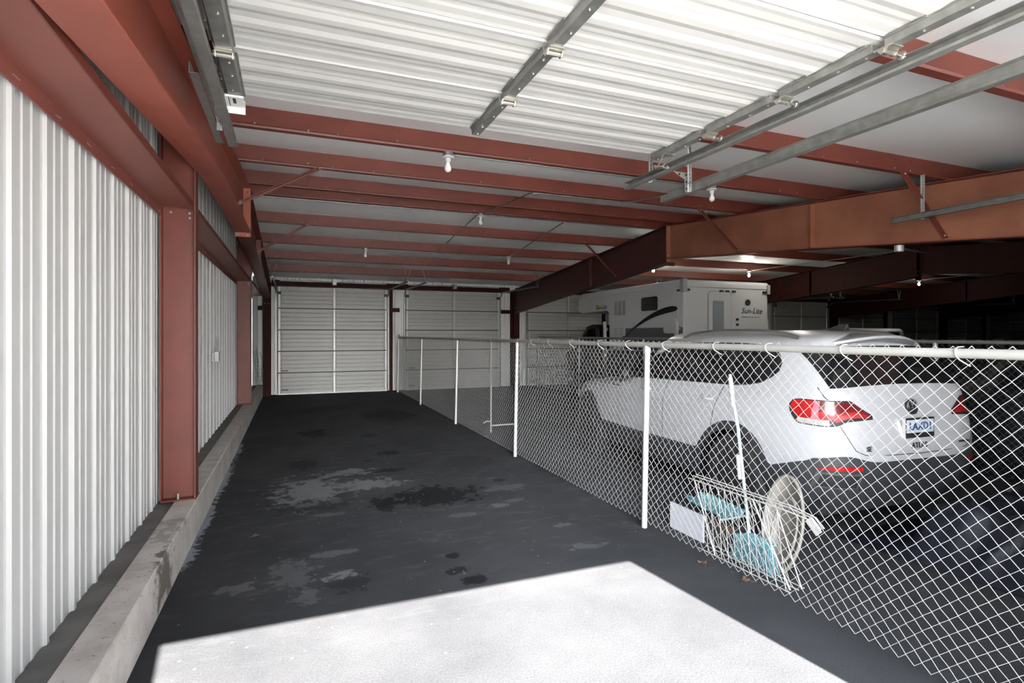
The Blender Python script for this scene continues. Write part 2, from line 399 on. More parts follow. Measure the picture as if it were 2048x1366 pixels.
# back wall
m = MB(); prof = rib_profile(XR - XL, .30)
vs = []; fs = []
for d, h in prof:
    x = XL + d; vs += [(x, YB - h, 0), (x, YB - h, zroof(YB) + .27), (x, YB + .05, 0), (x, YB + .05, zroof(YB) + .27)]
for i in range(len(prof) - 1):
    a, b = 4 * i, 4 * i + 4
    fs += [(a, b, b + 1, a + 1), (a + 2, a + 3, b + 3, b + 2), (a + 1, b + 1, b + 3, a + 3), (a, a + 2, b + 2, b)]
m.add(vs, fs); o = m.build('wall_back', WHITE); tag(o, 'white ribbed metal back wall behind the closed roller doors', 'wall', kind='structure')
m = MB(); zt = zroof(YF) + .30
m.box(-1.12, DX0, YF - .06, YF, 0, zt); m.box(DX1, 3.22, YF - .06, YF, 0, zt); m.box(6.20, XR, YF - .06, YF, 0, zt); m.box(3.22, 6.20, YF - .06, YF, DZ, zt); m.box(DX0, DX1, YF - .06, YF, DZ, zt)
o = m.build('wall_front', WHITE); tag(o, 'white metal front wall around the open doorway', 'wall', kind='structure')
def milky(name, k):
    m, nt, b = new_mat(name); L = nt.links
    tr = N(nt, 'ShaderNodeBsdfTranslucent'); tr.inputs['Color'].default_value = (k, k, k * 1.02, 1)
    b.inputs['Base Color'].default_value = (.5, .5, .5, 1); b.inputs['Roughness'].default_value = .5
    ad = N(nt, 'ShaderNodeAddShader'); L.new(tr.outputs[0], ad.inputs[0]); L.new(b.outputs[0], ad.inputs[1])
    L.new(ad.outputs[0], nt.nodes['Material Output'].inputs['Surface']); return m
MILKY = milky('added_milky_light_panel', .24)  # translucent panel added to bring extra daylight onto ceiling and car
fd = thing('door_12', 'closed second front door, unseen, with a milky top panel added for light', 'door', (4.7, YF, 0), 0, None, 'structure')
for k in range(5):
    MB().add([(3.22, YF - .02, .01 + k * .588), (6.20, YF - .02, .01 + k * .588), (6.20, YF - .02, .588 + k * .588), (3.22, YF - .02, .588 + k * .588)], [(0, 1, 2, 3)]).build('door_section', MILKY if k > 3 else DOORW, fd)
    MB().box(3.22, 6.20, YF - .05, YF - .025, k * .588, .03 + k * .588).build('door_rail', GALV, fd)
m = MB(); m.box(XR, XR + .06, YF, YB, 0, 4.0); o = m.build('wall_right', WHITE); tag(o, 'far white metal end wall in the dark', 'wall', kind='structure')
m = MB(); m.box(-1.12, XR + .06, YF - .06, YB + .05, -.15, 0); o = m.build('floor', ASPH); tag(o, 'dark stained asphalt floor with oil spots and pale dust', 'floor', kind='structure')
m = MB(); m.box(-60, 60, -1.2, YF - .06, -.15, 0); o = m.build('apron', ASPH); tag(o, 'dark asphalt apron just outside the open doorway', 'ground', kind='structure')  # unseen dark strip, placed to limit bounce light on the raised door
m = MB(); m.box(-90, 3.2, -90, -1.2, -.15, -.002); o = m.build('ground', GROUND); tag(o, 'unseen yard outside the open doorway, made pale to bounce light in', 'ground', kind='structure')  # unseen yard made pale so it bounces sunlight inside
m = MB(); m.box(3.2, 90, -90, -1.2, -.15, -.005); o = m.build('road', ROADM); tag(o, 'dark road added beyond the pale yard to cut bounce light', 'ground', kind='structure')  # dark half added to keep bounce light off the left wall
PY = [.85, 2.15, 3.9, 5.4, 6.9, 8.4, 9.0, 10.5, 12.0, 13.5, 15.0]
# insulation ceiling, sagging a little between the purlins
m = MB(); ys = [YF - .03]; lim = [YF - .05] + PY + [YB]
rows = []
for i in range(len(lim) - 1):
    for k in range(8): rows.append((lerp(lim[i], lim[i + 1], k / 8), k / 8, lim[i + 1] - lim[i]))
rows.append((YB, 0, 1))
xs = [XL - .05 + .2 * i for i in range(45)]; xs += [8 + i * 1.2 for i in range(1, 25)]; xs = [x for x in xs if x < XR] + [XR + .05]
def ceil_z(x, y, t, w):
    sag = math.sin(PI * t) ** .8 * min(w, 1.6) * (.030 + .022 * noise.noise((x * .8, y * .5, 2)))
    return zroof(y) + .205 - sag + .012 * noise.noise((x * 2.2 + y * 1.3, y * 2.6 - x, 0)) * math.sin(PI * t)
m.grid(lambda a, b: (xs[round(a * (len(xs) - 1))], rows[round(b * (len(rows) - 1))][0], ceil_z(xs[round(a * (len(xs) - 1))], *rows[round(b * (len(rows) - 1))])), len(xs) - 1, len(rows) - 1)
o = m.build('ceiling', VINYL, smooth=60, solid=-.05); tag(o, 'white vinyl-faced insulation ceiling sagging between red purlins', 'ceiling', kind='structure')

# ------------------------------------------------------------------ purlins
PLAB = {}
for i, y in enumerate(PY):
    b = len(PY) - 1 - i
    lab = 'red steel Z purlin under the white ceiling, %s one counting from the back doors' % ORD[b]
    t = thing('roof_purlin', lab, 'purlin', (0, y, zroof(y)), 0, 'red roof purlins')
    z = zroof(y) + .002; d = 1 if y < RIDGE else -1
    m = MB()
    # Z section with lips: web upright, bottom flange toward the viewer, top flange away
    m.prism([(y - .004, z), (y + .004, z), (y + .004, z + .2), (y - .004, z + .2)], 0, -1.02, XR)
    m.build('web', REDOX, t)
    m = MB(); m.prism([(y - .058, z), (y - .0045, z), (y - .0045, z + .007), (y - .050, z + .007), (y - .060, z + .022), (y - .066, z + .018)], 0, -1.02, XR)
    m.build('bottom_flange', REDOX, t, bevel=.002)
    m = MB(); m.prism([(y + .0045, z + .193), (y + .058, z + .193), (y + .064, z + .180), (y + .070, z + .184), (y + .062, z + .2), (y + .0045, z + .2)], 0, -1.02, XR)
    m.build('top_flange', REDOX, t)
    rr = random.Random(i); BP = []; BQ = []
    for bx in (-.30, .18, .42, .95, 2.1 + rr.random(), 3.4 + rr.random(), 4.9, 5.35, 5.9, 6.2):
        bx += rr.uniform(-.05, .05)
        BP.append((bx, y - .004, z + .045 + rr.uniform(0, .015)))
        if rr.random() < .55: BQ.append((bx + .02, y - .004, z + .15))
    bolts(t, BP, (0, -1, 0), .0085, .008); bolts(t, BQ, (0, -1, 0), .007, .004, GASKET, 'bolt_hole')

# ------------------------------------------------------------------ frames: rafters and columns
def rafter(name, xf, pts, label, matw, mfl=None, w=.10):
    """pts: list of (y, ztop, zbottom) from the ridge outwards"""
    t = thing(name, label, 'rafter', (xf, pts[0][0], pts[0][1]), 0, 'roof rafters')
    top = [(y, zt_ - .012) for y, zt_, zb in pts]; bot = [(y, zb + .012) for y, zt_, zb in pts]
    m = MB(); m.prism(top + bot[::-1], 0, xf - .005, xf + .005); m.build('web', matw, t)
    for nm, line, off in (('top_flange', [(y, a) for y, a, b in pts], -.012), ('bottom_flange', [(y, b) for y, a, b in pts], .012)):
        m = MB(); m.prism(line + [(y, z + off) for y, z in line[::-1]], 0, xf - w, xf + w); m.build(nm, mfl or REDOX, t)
    y0, a, b = pts[0]; s = 1 if pts[-1][0] > y0 else -1
    m = MB(); m.box(xf - w, xf + w, *sorted((y0 + s * .001, y0 + s * .016)), b - .06, a - .001); e = m.build('end_plate', matw, t)
    bolts(e, [(xf + xx, y0 + s * .016, zz) for zz in (b - .035, b + .07, a - .07) for xx in (-.06, .06)], (0, s, 0), .013, .014)
    m = MB(); q = 2 if len(pts) > 2 else 1
    ys_ = lerp(pts[0][0], pts[-1][0], .38); za = lerp(pts[0][1], pts[-1][1], .38)
    for k in range(len(pts) - 1):
        if min(pts[k][0], pts[k + 1][0]) <= ys_ <= max(pts[k][0], pts[k + 1][0]): zb_ = lerp(pts[k][2], pts[k + 1][2], (ys_ - pts[k][0]) / (pts[k + 1][0] - pts[k][0]))
    for sx in (-1, 1): m.box(*sorted((xf + sx * .0055, xf + sx * w * .9)), ys_ - .004, ys_ + .004, zb_ + .02, za - .03)
    if matw is not REDOR: m.build('stiffener', matw, t)
    return t
def zt(y): return zroof(y) - .002
lf = [(RIDGE - .001, zt(8.7), 3.15), (5.6, zt(5.6), 3.11), (2.1, zt(2.1), 2.745), (YF + .02, zt(YF), 2.57)]
lb = [(RIDGE + .001, zt(8.7), 3.15), (11.5, zt(11.5), 3.05), (14.7, zt(14.7), 2.84), (16.495, zt(16.5), 2.70)]
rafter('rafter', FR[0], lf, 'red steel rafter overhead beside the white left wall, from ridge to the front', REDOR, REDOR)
rafter('rafter', FR[0], lb, 'red steel rafter at far left running down from ridge to the back doors', REDOX)
rf = [(RIDGE - .001, zt(8.7), 3.15), (5.6, zt(5.6), 2.89), (YF + .02, zt(YF), 2.40)]
rb = [(RIDGE + .001, zt(8.7), 3.08), (10.7, zt(10.7), 2.90), (13.3, zt(13.3), 2.70), (16.495, zt(16.5), 2.40)]
names = [None, 'between the lane bay and the camper bay', 'beyond the white camper', 'second from the dark end wall', 'nearest the dark end wall']
for k in range(1, 5):
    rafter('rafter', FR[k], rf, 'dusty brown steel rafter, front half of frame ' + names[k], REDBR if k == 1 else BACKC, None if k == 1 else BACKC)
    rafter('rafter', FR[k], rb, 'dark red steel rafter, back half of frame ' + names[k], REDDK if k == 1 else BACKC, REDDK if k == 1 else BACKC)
def column(xf, y0, y1, z0, z1, label, m_, along='y', w=.10, name='steel_column'):
    """H column: web in the y direction (frames) or in the x direction (end wall posts)"""
    t = thing(name, label, 'column', (xf, (y0 + y1) / 2, z0), 0, 'steel columns', 'thing')
    if along == 'y':
        MB().box(xf - .005, xf + .005, y0 + .012, y1 - .012, z0, z1).build('web', m_, t)
        for a, b in ((y0, y0 + .012), (y1 - .012, y1)): MB().box(xf - w, xf + w, a, b, z0, z1).build('flange', m_, t)
    return t
lab = ['dark red steel column at the left back corner beside the first roller door', 'dark red steel column between second and third roller doors', 'dark steel column behind the white camper', 'dark steel column in the far gloom, second from the end wall', 'dark steel column in the far gloom, nearest the end wall']
for k, xf in enumerate(FR):
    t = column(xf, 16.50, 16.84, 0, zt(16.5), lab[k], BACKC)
    bolts(t, [(xf + sx, 16.5, 2.55) for sx in (-.05, .05)], (0, -1, 0), .012, .01)
column(FR[0], YF + .02, YF + .36, 0, 2.55, 'red steel front column just left of the open doorway', REDOX)
for k, xf in enumerate(FR[1:]):
    column(xf, YF + .02, YF + .36, 0, 2.39, 'red steel front column of frame ' + names[k + 1], REDOX)
# wall posts on the kerb, flanges parallel to the wall
for k, y in enumerate((5.42, 12.25)):
    t = thing('wall_post', ('near red steel H post standing on the concrete kerb against the white wall', 'second red steel H post further along the concrete kerb')[k], 'post', (-.88, y, .302), 0, 'red posts on the kerb')
    z1 = zroof(y) - .01
    MB().box(-1.016, -.778, y - .004, y + .004, .304, z1).build('web', REDOX, t)
    MB().box(-.778, -.766, y - .075, y + .075, .304, z1).build('flange', REDOX, t, bevel=.002)
    MB().box(-1.028, -1.016, y - .075, y + .075, .304, z1).build('flange', REDOX, t)
    MB().box(-1.02, -.76, y - .10, y + .09, .301, .312).build('base_plate', REDOX, t)
    bolts(t, [(-.90, yy, .312) for yy in (y - .06, y + .06)], (0, 0, 1), .014, .045, ZINC, 'anchor_bolt')
    bolts(t, [(x_, y - .004, zz) for x_, zz in ((-.82, 2.74), (-.96, 2.74), (-.82, 2.70))], (0, -1, 0))
# girts between the posts
gspan = [(YF + .03, 5.335, 'near red girt channel along the white left wall above eye level'), (5.505, 12.165, 'red girt channel on the white wall between the two red posts'), (12.335, 16.7, 'short red girt channel on the white wall past the second post')]
for a, b, l in gspan:
    t = thing('wall_girt', l, 'girt', (-.9, (a + b) / 2, 2.78), 0, 'wall girts')
    m = MB(); m.prism([(-1.022, 2.765), (-.784, 2.765), (-.784, 2.772), (-1.022, 2.772)], 1, a, b); m.build('web', REDGI, t)
    m = MB(); m.prism([(-1.028, 2.690), (-1.020, 2.690), (-1.020, 2.772), (-1.028, 2.772)], 1, a, b); m.build('wall_flange', REDGI, t)
    m = MB(); m.prism([(-.784, 2.765), (-.776, 2.765), (-.776, 2.815), (-.784, 2.815)], 1, a, b); m.build('outer_flange', REDOX, t)
    y = a + .25
    while y < b - .05:
        MB().bar((-1.0185, y - .03, 2.725 + random.uniform(-.008, .008)), (-1.0185, y + .03, 2.722), .003, .004).build('staple', GALVB, t); y += .42
# flange braces
def brace(a, b, label, sz=.045):
    t = thing('flange_brace', label, 'brace', a, 0, 'flange braces')
    a, b = Vector(a), Vector(b); d = (b - a).normalized(); side = Vector((0, 1, 0))
    m = MB(); m.bar(a, b, .006, sz, up=(0, 1, 0) if abs(d.y) < .8 else (1, 0, 0)); m.bar(a + Vector((0, .022, 0)), b + Vector((0, .022, 0)), sz, .006, up=(0, 1, 0)); m.build('angle_bar', REDOX, t)
    bolts(t, [p + Vector((0, -.004, 0)) for p in (a.lerp(b, .04), a.lerp(b, .96))], (0, -1, 0), .014, .012)
brace((-.58, 6.84, 3.16), (.33, 6.84, 3.68), 'red angle brace from the near left rafter flange to a purlin')
brace((-.58, 10.44, 3.12), (.28, 10.44, 3.68), 'red angle brace at far left, second one toward the back doors')
brace((6.66, 6.84, 3.02), (5.85, 6.84, 3.66), 'brown angle brace from the right rafter up to a purlin beside the bulb')
brace((6.66, 3.84, 2.76), (5.95, 3.84, 3.42), 'brown angle brace on the right rafter beside the slotted hanger')
brace((6.66, 10.44, 2.98), (5.9, 10.44, 3.66), 'dark red angle brace on the back half of the right rafter')

# ------------------------------------------------------------------ closed roller doors along the back wall
DW, DH = 3.05, 3.05
def back_door(name, x0, label, detail=True):
    t = thing(name, label, 'door', (x0, 16.80, 0), 0, 'closed back doors', 'structure')
    yf = 16.80; n = 5; sh = DH / n
    MB().box(x0 + .012, x0 + DW - .012, yf + .031, yf + .036, .01, DH - .01).build('backing', GASKET, t)
    for k in range(n):
        z0, z1 = k * sh + .016, (k + 1) * sh - .012
        # ribbed pan: shallow horizontal beads
        pts = [(yf + .03, z0), (yf, z0)]
        for q in range(1, 5):
            zc_ = z0 + (z1 - z0) * q / 5
            pts += [(yf, zc_ - .020), (yf - .012 if q in (2, 3) else yf + .012, zc_ - .008), (yf - .012 if q in (2, 3) else yf + .012, zc_ + .008), (yf, zc_ + .020)]
        pts += [(yf, z1), (yf + .03, z1)]
        m = MB(); m.prism(pts, 0, x0 + .01, x0 + DW - .01); m.build('door_section', DOORW, t)
    for q, xx in enumerate((x0 + .05, x0 + DW / 2, x0 + DW - .05)):
        for k in range(n):
            m = MB(); w = .045
            z0, z1 = k * sh + .03, (k + 1) * sh - .02
            m.prism([(xx - w, yf - .008), (xx - w * .6, yf - .030), (xx + w * .6, yf - .030), (xx + w, yf - .008)], 2, z0, z1)
            m.build('stile', GALVB, t)
    MB().box(x0 + .005, x0 + DW - .005, yf - .02, yf + .03, 0.0, .035).build('bottom_bar', GALVB, t)
    for zz in (.12, .66):
        MB().box(x0 + .11, x0 + .28, yf - .03, yf - .008, zz, zz + .03).build('lift_handle', BROWN, t)
    for sx in (x0 - .035, x0 + DW + .035):
        pts = [(sx, yf - .02, .02), (sx, yf - .02, 2.78)]
        for a in range(1, 7):
            an = a / 6 * PI / 2; pts.append((sx, yf - .02 - .30 * (1 - math.cos(an)), 2.78 + .27 * math.sin(an)))
        pts += [(sx, 13.75, 3.02)]
        m = MB(); m.tube(pts, .026, 4); tr = m.build('track', GALV, t)
        m = MB()
        for yy in (13.85,):
            for dy in (-.10, .10): m.bar((sx, yy, 3.02), (sx + dy * .9, yy, zroof(13.5) - .01 if True else 0), .004, .03, up=(0, 1, 0))
        m.build('hanger', GALVB, tr)
    for q, xx in enumerate((x0 + .05, x0 + DW - .05)):
        m = MB(); m.box(xx - .05, xx + .05, yf - .07, yf - .03, DH - .22, DH - .14); m.build('top_bracket', BLACK, t)
    m = MB(); m.tube([(x0 + .06, 16.62, 3.20), (x0 + .9, 16.62, 3.20)], .016, 8); m.tube([(x0 + DW - .95, 16.62, 3.20), (x0 + DW - .06, 16.62, 3.20)], .016, 8)
    m.tube([(x0 + .9, 16.62, 3.20), (x0 + DW - .95, 16.62, 3.20)], .010, 6)
    m.build('spring_shaft', GALV, t)
    MB().box(x0 + DW / 2 - .05, x0 + DW / 2 + .05, 16.60, 16.80, 3.13, 3.27).build('center_bearing', GALV, t)
    return t
d1 = back_door('door_1', -.395, 'white ribbed roller door at the end of the lane, nearest the left wall')
DXS = [-.395, 3.20]
for k in range(1, 5): DXS += [FR[k] + .50, FR[k] + 4.10]
dl = ['', 'white ribbed roller door behind the far end of the chain-link fence', 'white ribbed roller door behind the nose of the camper', 'white roller door hidden behind the camper body',
      'dim roller door just right of the camper, left of its pair', 'dim roller door just right of the camper, right of its pair', 'dim roller door behind the distant pale pickup, left of its pair', 'dim roller door behind the distant pale pickup, right of its pair',
      'brownish dim roller door nearest the end wall but one', 'brownish dim roller door nearest the far end wall']
for k in range(1, 10):
    c = copy_tree(d1, (DXS[k], 16.80, 0), dl[k]); c.name = 'door_%d' % (k + 1)
# header channels and jambs
hl = ['dark red header channel above the two lane doors', 'dark header channel above the doors behind the camper', 'dark header channel in the third bay', 'dark header channel in the fourth bay', 'dark header channel in the last bay']
for k in range(5):
    x0 = FR[k] + .11; x1 = (FR[k + 1] if k < 4 else XR) - .11
    t = thing('door_header', hl[k], 'header', (x0, 16.83, 3.08), 0, 'door headers', 'structure')
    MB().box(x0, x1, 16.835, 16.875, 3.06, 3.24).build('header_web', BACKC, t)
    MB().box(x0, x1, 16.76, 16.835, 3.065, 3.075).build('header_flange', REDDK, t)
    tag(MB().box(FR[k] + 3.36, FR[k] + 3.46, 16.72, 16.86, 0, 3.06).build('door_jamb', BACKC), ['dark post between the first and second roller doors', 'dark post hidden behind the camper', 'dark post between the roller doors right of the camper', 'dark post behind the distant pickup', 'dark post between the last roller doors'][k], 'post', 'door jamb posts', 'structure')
gl = [(-1.02, -.78, 'short dark girt at the left back corner'), (2.72, 3.02, 'dark girt between the first and second roller doors'), (6.34, 6.64, 'dark girt right of the second roller door')]
for a, b, l in gl:
    tag(MB().box(a, b, 16.76, 16.87, 2.38, 2.50).build('back_girt', BACKC), l, 'girt', 'back wall girts')
# pale corner flashing and creeper stems behind the second post
tag(MB().box(-1.02, -.90, 16.70, 16.86, .30, 2.95).build('trim_2', GRNWHITE), 'pale green-grey corner flashing past the second post', 'flashing', kind='structure')
m = MB()
for k in range(5):
    p = [Vector((-.93 + .03 * k, 16.69, .32))]
    for q in range(9): p.append(p[-1] + Vector((random.uniform(-.03, .02), 0, random.uniform(.07, .13))))
    m.tube(p, .004, 5)
    for q in p[1:]:
        m.lathe([(.001, -.002), (.009, 0), (.001, .002)], q + Vector((.02, -.004, .01)), (.3, 1, .2), 6)
o = m.build('creeper_vine', DIRT); tag(o, 'thin dark creeper stems climbing the back left corner', 'vine')

# ------------------------------------------------------------------ the raised overhead door above the lane
ZD = 3.108
t = thing('door_11', 'raised white ribbed overhead door lying flat under the roof near the doorway', 'door', (1.17, 2.1, ZD), 0, None, 'structure')
edges = [3.59, 2.985, 2.38, 1.775, 1.17, .565]
Xa, Xb = -.36, 2.68
for k in range(5):
    y1, y0 = edges[k] - .003, edges[k + 1] + .003
    w = y1 - y0
    pts = [(y0, ZD + .03), (y0, ZD + .006), (y0 + .012, ZD - .003), (y0 + .04, ZD)]
    for q in (.19, .36, .62, .81):
        yc = y0 + w * q
        if q in (.36, .62): pts += [(yc - .055, ZD), (yc - .020, ZD - .007), (yc + .020, ZD - .007), (yc + .055, ZD)]
        else: pts += [(yc - .030, ZD), (yc - .010, ZD + .003), (yc + .010, ZD + .003), (yc + .030, ZD)]
    pts += [(y1 - .04, ZD), (y1 - .012, ZD - .003), (y1, ZD + .006), (y1, ZD + .03)]
    m = MB(); m.prism(pts, 0, Xa, Xb); m.build('door_section', DOORO, t)
for xx, w in ((Xa + .055, .05), (1.16, .038), (Xb - .05, .042)):
    for k in range(5):
        y1, y0 = edges[k] - .012, edges[k + 1] + .045
        m = MB()
        m.prism([(xx - w, ZD - .013), (xx - w * .82, ZD - .013), (xx - w * .70, ZD - .048), (xx + w * .70, ZD - .048), (xx + w * .82, ZD - .013), (xx + w, ZD - .013), (xx + w, ZD - .009), (xx - w, ZD - .009)], 1, y0, y1)
        m.box(xx - w * 1.25, xx - w, y0 + .02, y0 + .2, ZD - .015, ZD - .009); m.box(xx - w * 1.25, xx - w, y1 - .2, y1 - .02, ZD - .015, ZD - .009)
        s_ = m.build('stile', GALV, t, bevel=.002)
        bolts(s_, [(xx + (w * .2 if int(yy * 9) % 2 else -w * .1), yy, ZD - .048) for yy in (y0 + .05, y0 + .20, y1 - .16, y1 - .03)], (0, 0, -1), .007, .007, ZINC, 'screw')
        if k:   # hinge across the joint
            yj = edges[k]
            m = MB(); m.box(xx - .038, xx + .038, yj - .055, yj + .035, ZD - .056, ZD - .0485)
            m.tube([(xx - .045, yj - .010, ZD - .066), (xx + .045, yj - .010, ZD - .066)], .0105, 8)
            for sx in (-.040, .036): m.prism([(yj - .035, ZD - .055), (yj + .02, ZD - .055), (yj, ZD - .08), (yj - .02, ZD - .08)], 0, xx + sx, xx + sx + .004)
            h_ = m.build('hinge', ZINC, t)
            if xx != 1.16:
                sg = -1 if xx < 1 else 1
                m = MB(); m.tube([(xx, yj - .01, ZD - .066), (xx + sg * .10, yj - .01, ZD - .066)], .006, 8)
                m.lathe([(.018, 0), (.022, .004), (.022, .016), (.018, .02)], (xx + sg * .085, yj - .01, ZD - .066), (sg, 0, 0), 12)
                m.build('roller', ZINC, h_)
# top brackets at the leading edge
for xx, sg in ((Xa + .05, -1), (Xb - .05, 1)):
    m = MB()
    if sg < 0:
        m.box(xx - .05, xx + .05, 3.48, 3.63, ZD - .062, ZD - .050); m.box(xx - .05, xx + .05, 3.63, 3.636, ZD - .10, ZD - .02)
        m.box(xx - .052, xx - .046, 3.48, 3.63, ZD - .10, ZD - .05)
    else:
        m.bar((xx - .035, 3.43, ZD - .05), (xx - .01, 3.53, ZD - .12), .012, .012); m.bar((xx + .045, 3.43, ZD - .05), (xx + .02, 3.53, ZD - .12), .012, .012)
        m.box(xx - .04, xx + .05, 3.40, 3.46, ZD - .055, ZD - .049); m.box(xx - .02, xx + .03, 3.49, 3.56, ZD - .125, ZD - .118)
    m.tube([(xx - .03, 3.55, ZD - .105), (xx + sg * .10, 3.55, ZD - .105)], .010, 8)
    h_ = m.build('top_bracket', WHITE if sg < 0 else ZINC, t)
    tag(h_, 'white slotted top bracket' if sg < 0 else 'zinc top bracket')
    if sg < 0:
        MB().box(xx - .008, xx + .008, 3.50, 3.57, ZD - .0635, ZD - .0621).build('slot', GASKET, h_)
        MB().box(xx - .03, xx - .026, 3.49, 3.62, ZD - .0635, ZD - .0621).build('slot', GASKET, h_)
    m = MB(); m.lathe([(.018, 0), (.022, .004), (.022, .016), (.018, .02)], (xx + sg * .085, 3.55, ZD - .105), (sg, 0, 0), 12); m.build('roller', ZINC, h_)

def track(x, sg, y1, z, label, curve=True, hang=()):
    """steel door track: C channel opening toward the door (sg = side of the door) with a stiffening angle"""
    t = thing('door_track', label, 'track', (x, 2, z), 0, 'overhead door tracks')
    pr = [(x, z - .030), (x + sg * .050, z - .030), (x + sg * .056, z - .018), (x + sg * .050, z - .027), (x + sg * .003, z - .027), (x + sg * .003, z + .027), (x + sg * .046, z + .027), (x + sg * .046, z + .030), (x, z + .030)]
    m = MB(); m.prism(pr, 1, YF + .35, y1); m.build('channel', GALV, t)
    m = MB(); m.prism([(x - sg * .001, z + .034), (x - sg * .001, z - .012), (x - sg * .004, z - .012), (x - sg * .004, z + .031), (x - sg * .040, z + .031), (x - sg * .040, z + .034)], 1, YF + .40, y1 - .12); m.build('stiffening_angle', GALV, t)
    pts = [(x + sg * .02, YF + .36, z)]
    for a in range(1, 7):
        an = a / 6 * PI / 2; pts.append((x + sg * .02, YF + .36 - .30 * math.sin(an), z - .30 * (1 - math.cos(an))))
    pts.append((x + sg * .02, YF + .06, .03))
    m = MB(); m.tube(pts, .024, 4); m.build('curved_leg', GALV, t)
    for yy, zz, dx in hang:
        m = MB(); m.bar((x - sg * .02, yy, z - .035), (x - sg * .02 + dx, yy, zz), .004, .035, up=(0, 1, 0)); m.bar((x - sg * .02, yy + .016, z - .035), (x - sg * .02 + dx, yy + .016, zz), .03, .004, up=(0, 1, 0))
        h_ = m.build('hanger', GALVB, t)
        m = MB(); n = int((zz - z) / .03)
        for q in range(n):
            p = Vector((x - sg * .02, yy - .0035, z)).lerp(Vector((x - sg * .02 + dx, yy - .0035, zz)), (q + .5) / n)
            m.box(p.x - .006, p.x + .006, p.y - .0004, p.y + .002, p.z - .008, p.z + .008)
        m.build('slot', GASKET, h_)
    return t
ltr = track(-.40, 1, 4.16, 3.00, 'galvanized door track hugging the red rafter on the left', hang=[(3.82, zroof(3.9), 0)])
track(2.76, -1, 4.13, 3.005, 'galvanized door track beside the raised white door, right side', hang=[(3.83, zroof(3.9), 0)])
track(3.20, 1, 4.27, 2.965, 'empty galvanized door track just right of the raised white door', hang=[(3.83, zroof(3.9) + .01, 0)])
track(6.22, -1, 4.12, 2.965, 'galvanized door track in front of the brown right rafter', hang=[(3.82, zroof(3.9), 0)])
MB().prism([(-.49, 3.03), (-.445, 3.03), (-.445, 3.036), (-.484, 3.036), (-.484, 3.09), (-.49, 3.09)], 1, 3.2, 4.3).build('slotted_angle', GALV, ltr)
# triangular bracket plate joining the two middle tracks
t = thing('track_bracket', 'small pierced triangular bracket between the two right tracks', 'bracket', (3.17, 3.9, 2.98))
m = MB(); m.prism([(3.02, 3.10), (3.18, 3.10), (3.18, 2.93), (3.15, 2.93), (3.145, 3.04)], 1, 3.86, 3.866); m.build('plate', GALV, t)
m = MB()
for x_, z_ in ((3.165, 2.96), (3.165, 3.02), (3.09, 3.08), (3.16, 3.08)): m.lathe([(.010, 0), (.010, .002)], (x_, 3.86, z_), (0, -1, 0), 8)
m.build('hole', GASKET, t)
# angle struts tucked beside the left rafter

# ------------------------------------------------------------------ bulbs and conduit
def make_bulb(label, x, y, on, group):
    z = zroof(y)
    t = thing('bulb_light', label, 'light', (x, y - .03, z), 0, group)
    MB().lathe([(.052, 0), (.052, -.034), (.048, -.038)], (x, y - .03, z), n=16).build('junction_box', GALV, t, smooth=40)
    MB().lathe([(.060, -.038), (.062, -.048), (.056, -.056), (.030, -.060), (.026, -.085), (.024, -.098)], (x, y - .03, z), n=20).build('lamp_holder', PORC, t, smooth=40)
    MB().lathe([(.018, -.096), (.019, -.112), (.026, -.130), (.033, -.150), (.034, -.165), (.028, -.182), (.015, -.192), (.001, -.195)], (x, y - .03, z), n=20).build('bulb', BULBON if on else BULB, t, smooth=80)
    return t
b0 = make_bulb('white bare bulb under the first purlin past the raised door, above the lane', 1.45, 5.4, False, 'unlit ceiling bulbs')
for x, y, l in [(4.79, 5.4, 'white bare bulb under the same purlin near the track ends, right of the lane bulb'), (3.0, 9.0, 'white bare bulb at the ridge where the conduits meet'),
                (1.43, 12.0, 'small white bare bulb above the lane nearest the first roller door'), (4.69, 12.0, 'small white bare bulb nearest the second roller door')]:
    copy_tree(b0, (x, y - .03, zroof(y)), l)
bl = make_bulb('glowing bare bulb above the left side of the white camper', 8.75, 12.0, True, 'glowing ceiling bulbs')
for x, y, l in [(12.0, 12.0, 'glowing bare bulb above the right side of the white camper'), (10.3, 9.0, 'glowing bare bulb at the ridge in front of the camper'),
                (16.2, 12.0, 'glowing bare bulb half behind a dark rafter right of the camper'), (19.35, 12.0, 'glowing bare bulb furthest right in the dark')]:
    copy_tree(bl, (x, y - .03, zroof(y)), l)
def lamp(x, y, p, col=(1, .93, .80), r=.034):
    l = bpy.data.lights.new('bulb_glow', 'POINT'); l.energy = p; l.color = col; l.shadow_soft_size = r
    o = bpy.data.objects.new('bulb_glow', l); o.location = (x, y - .03, zroof(y) - .24); C.objects.link(o)
def conduit(pts, label, r=.0105):
    m = MB(); P = [Vector(p) for p in pts]; q = [P[0]]
    for i in range(1, len(P) - 1):      # round the bends
        a = P[i] + (P[i - 1] - P[i]).normalized() * .10; b = P[i] + (P[i + 1] - P[i]).normalized() * .10
        for k in range(5):
            s = k / 4; q.append(a.lerp(P[i], s).lerp(P[i].lerp(b, s), s))
    q.append(P[-1]); m.tube(q, r, 8); o = m.build('conduit', GALV, smooth=60); return tag(o, label, 'conduit', 'electrical conduits')
zc9, zc6, zc5, zc12 = zroof(9) - .018, zroof(6.9) - .018, zroof(5.4) - .018, zroof(12) - .018
conduit([(-.55, 8.96, zc9), (2.95, 8.96, zc9)], 'thin conduit along the ridge purlin, left of the ridge bulb')
conduit([(3.05, 8.96, zc9), (6.6, 8.96, zc9)], 'thin conduit along the ridge purlin, right of the ridge bulb')
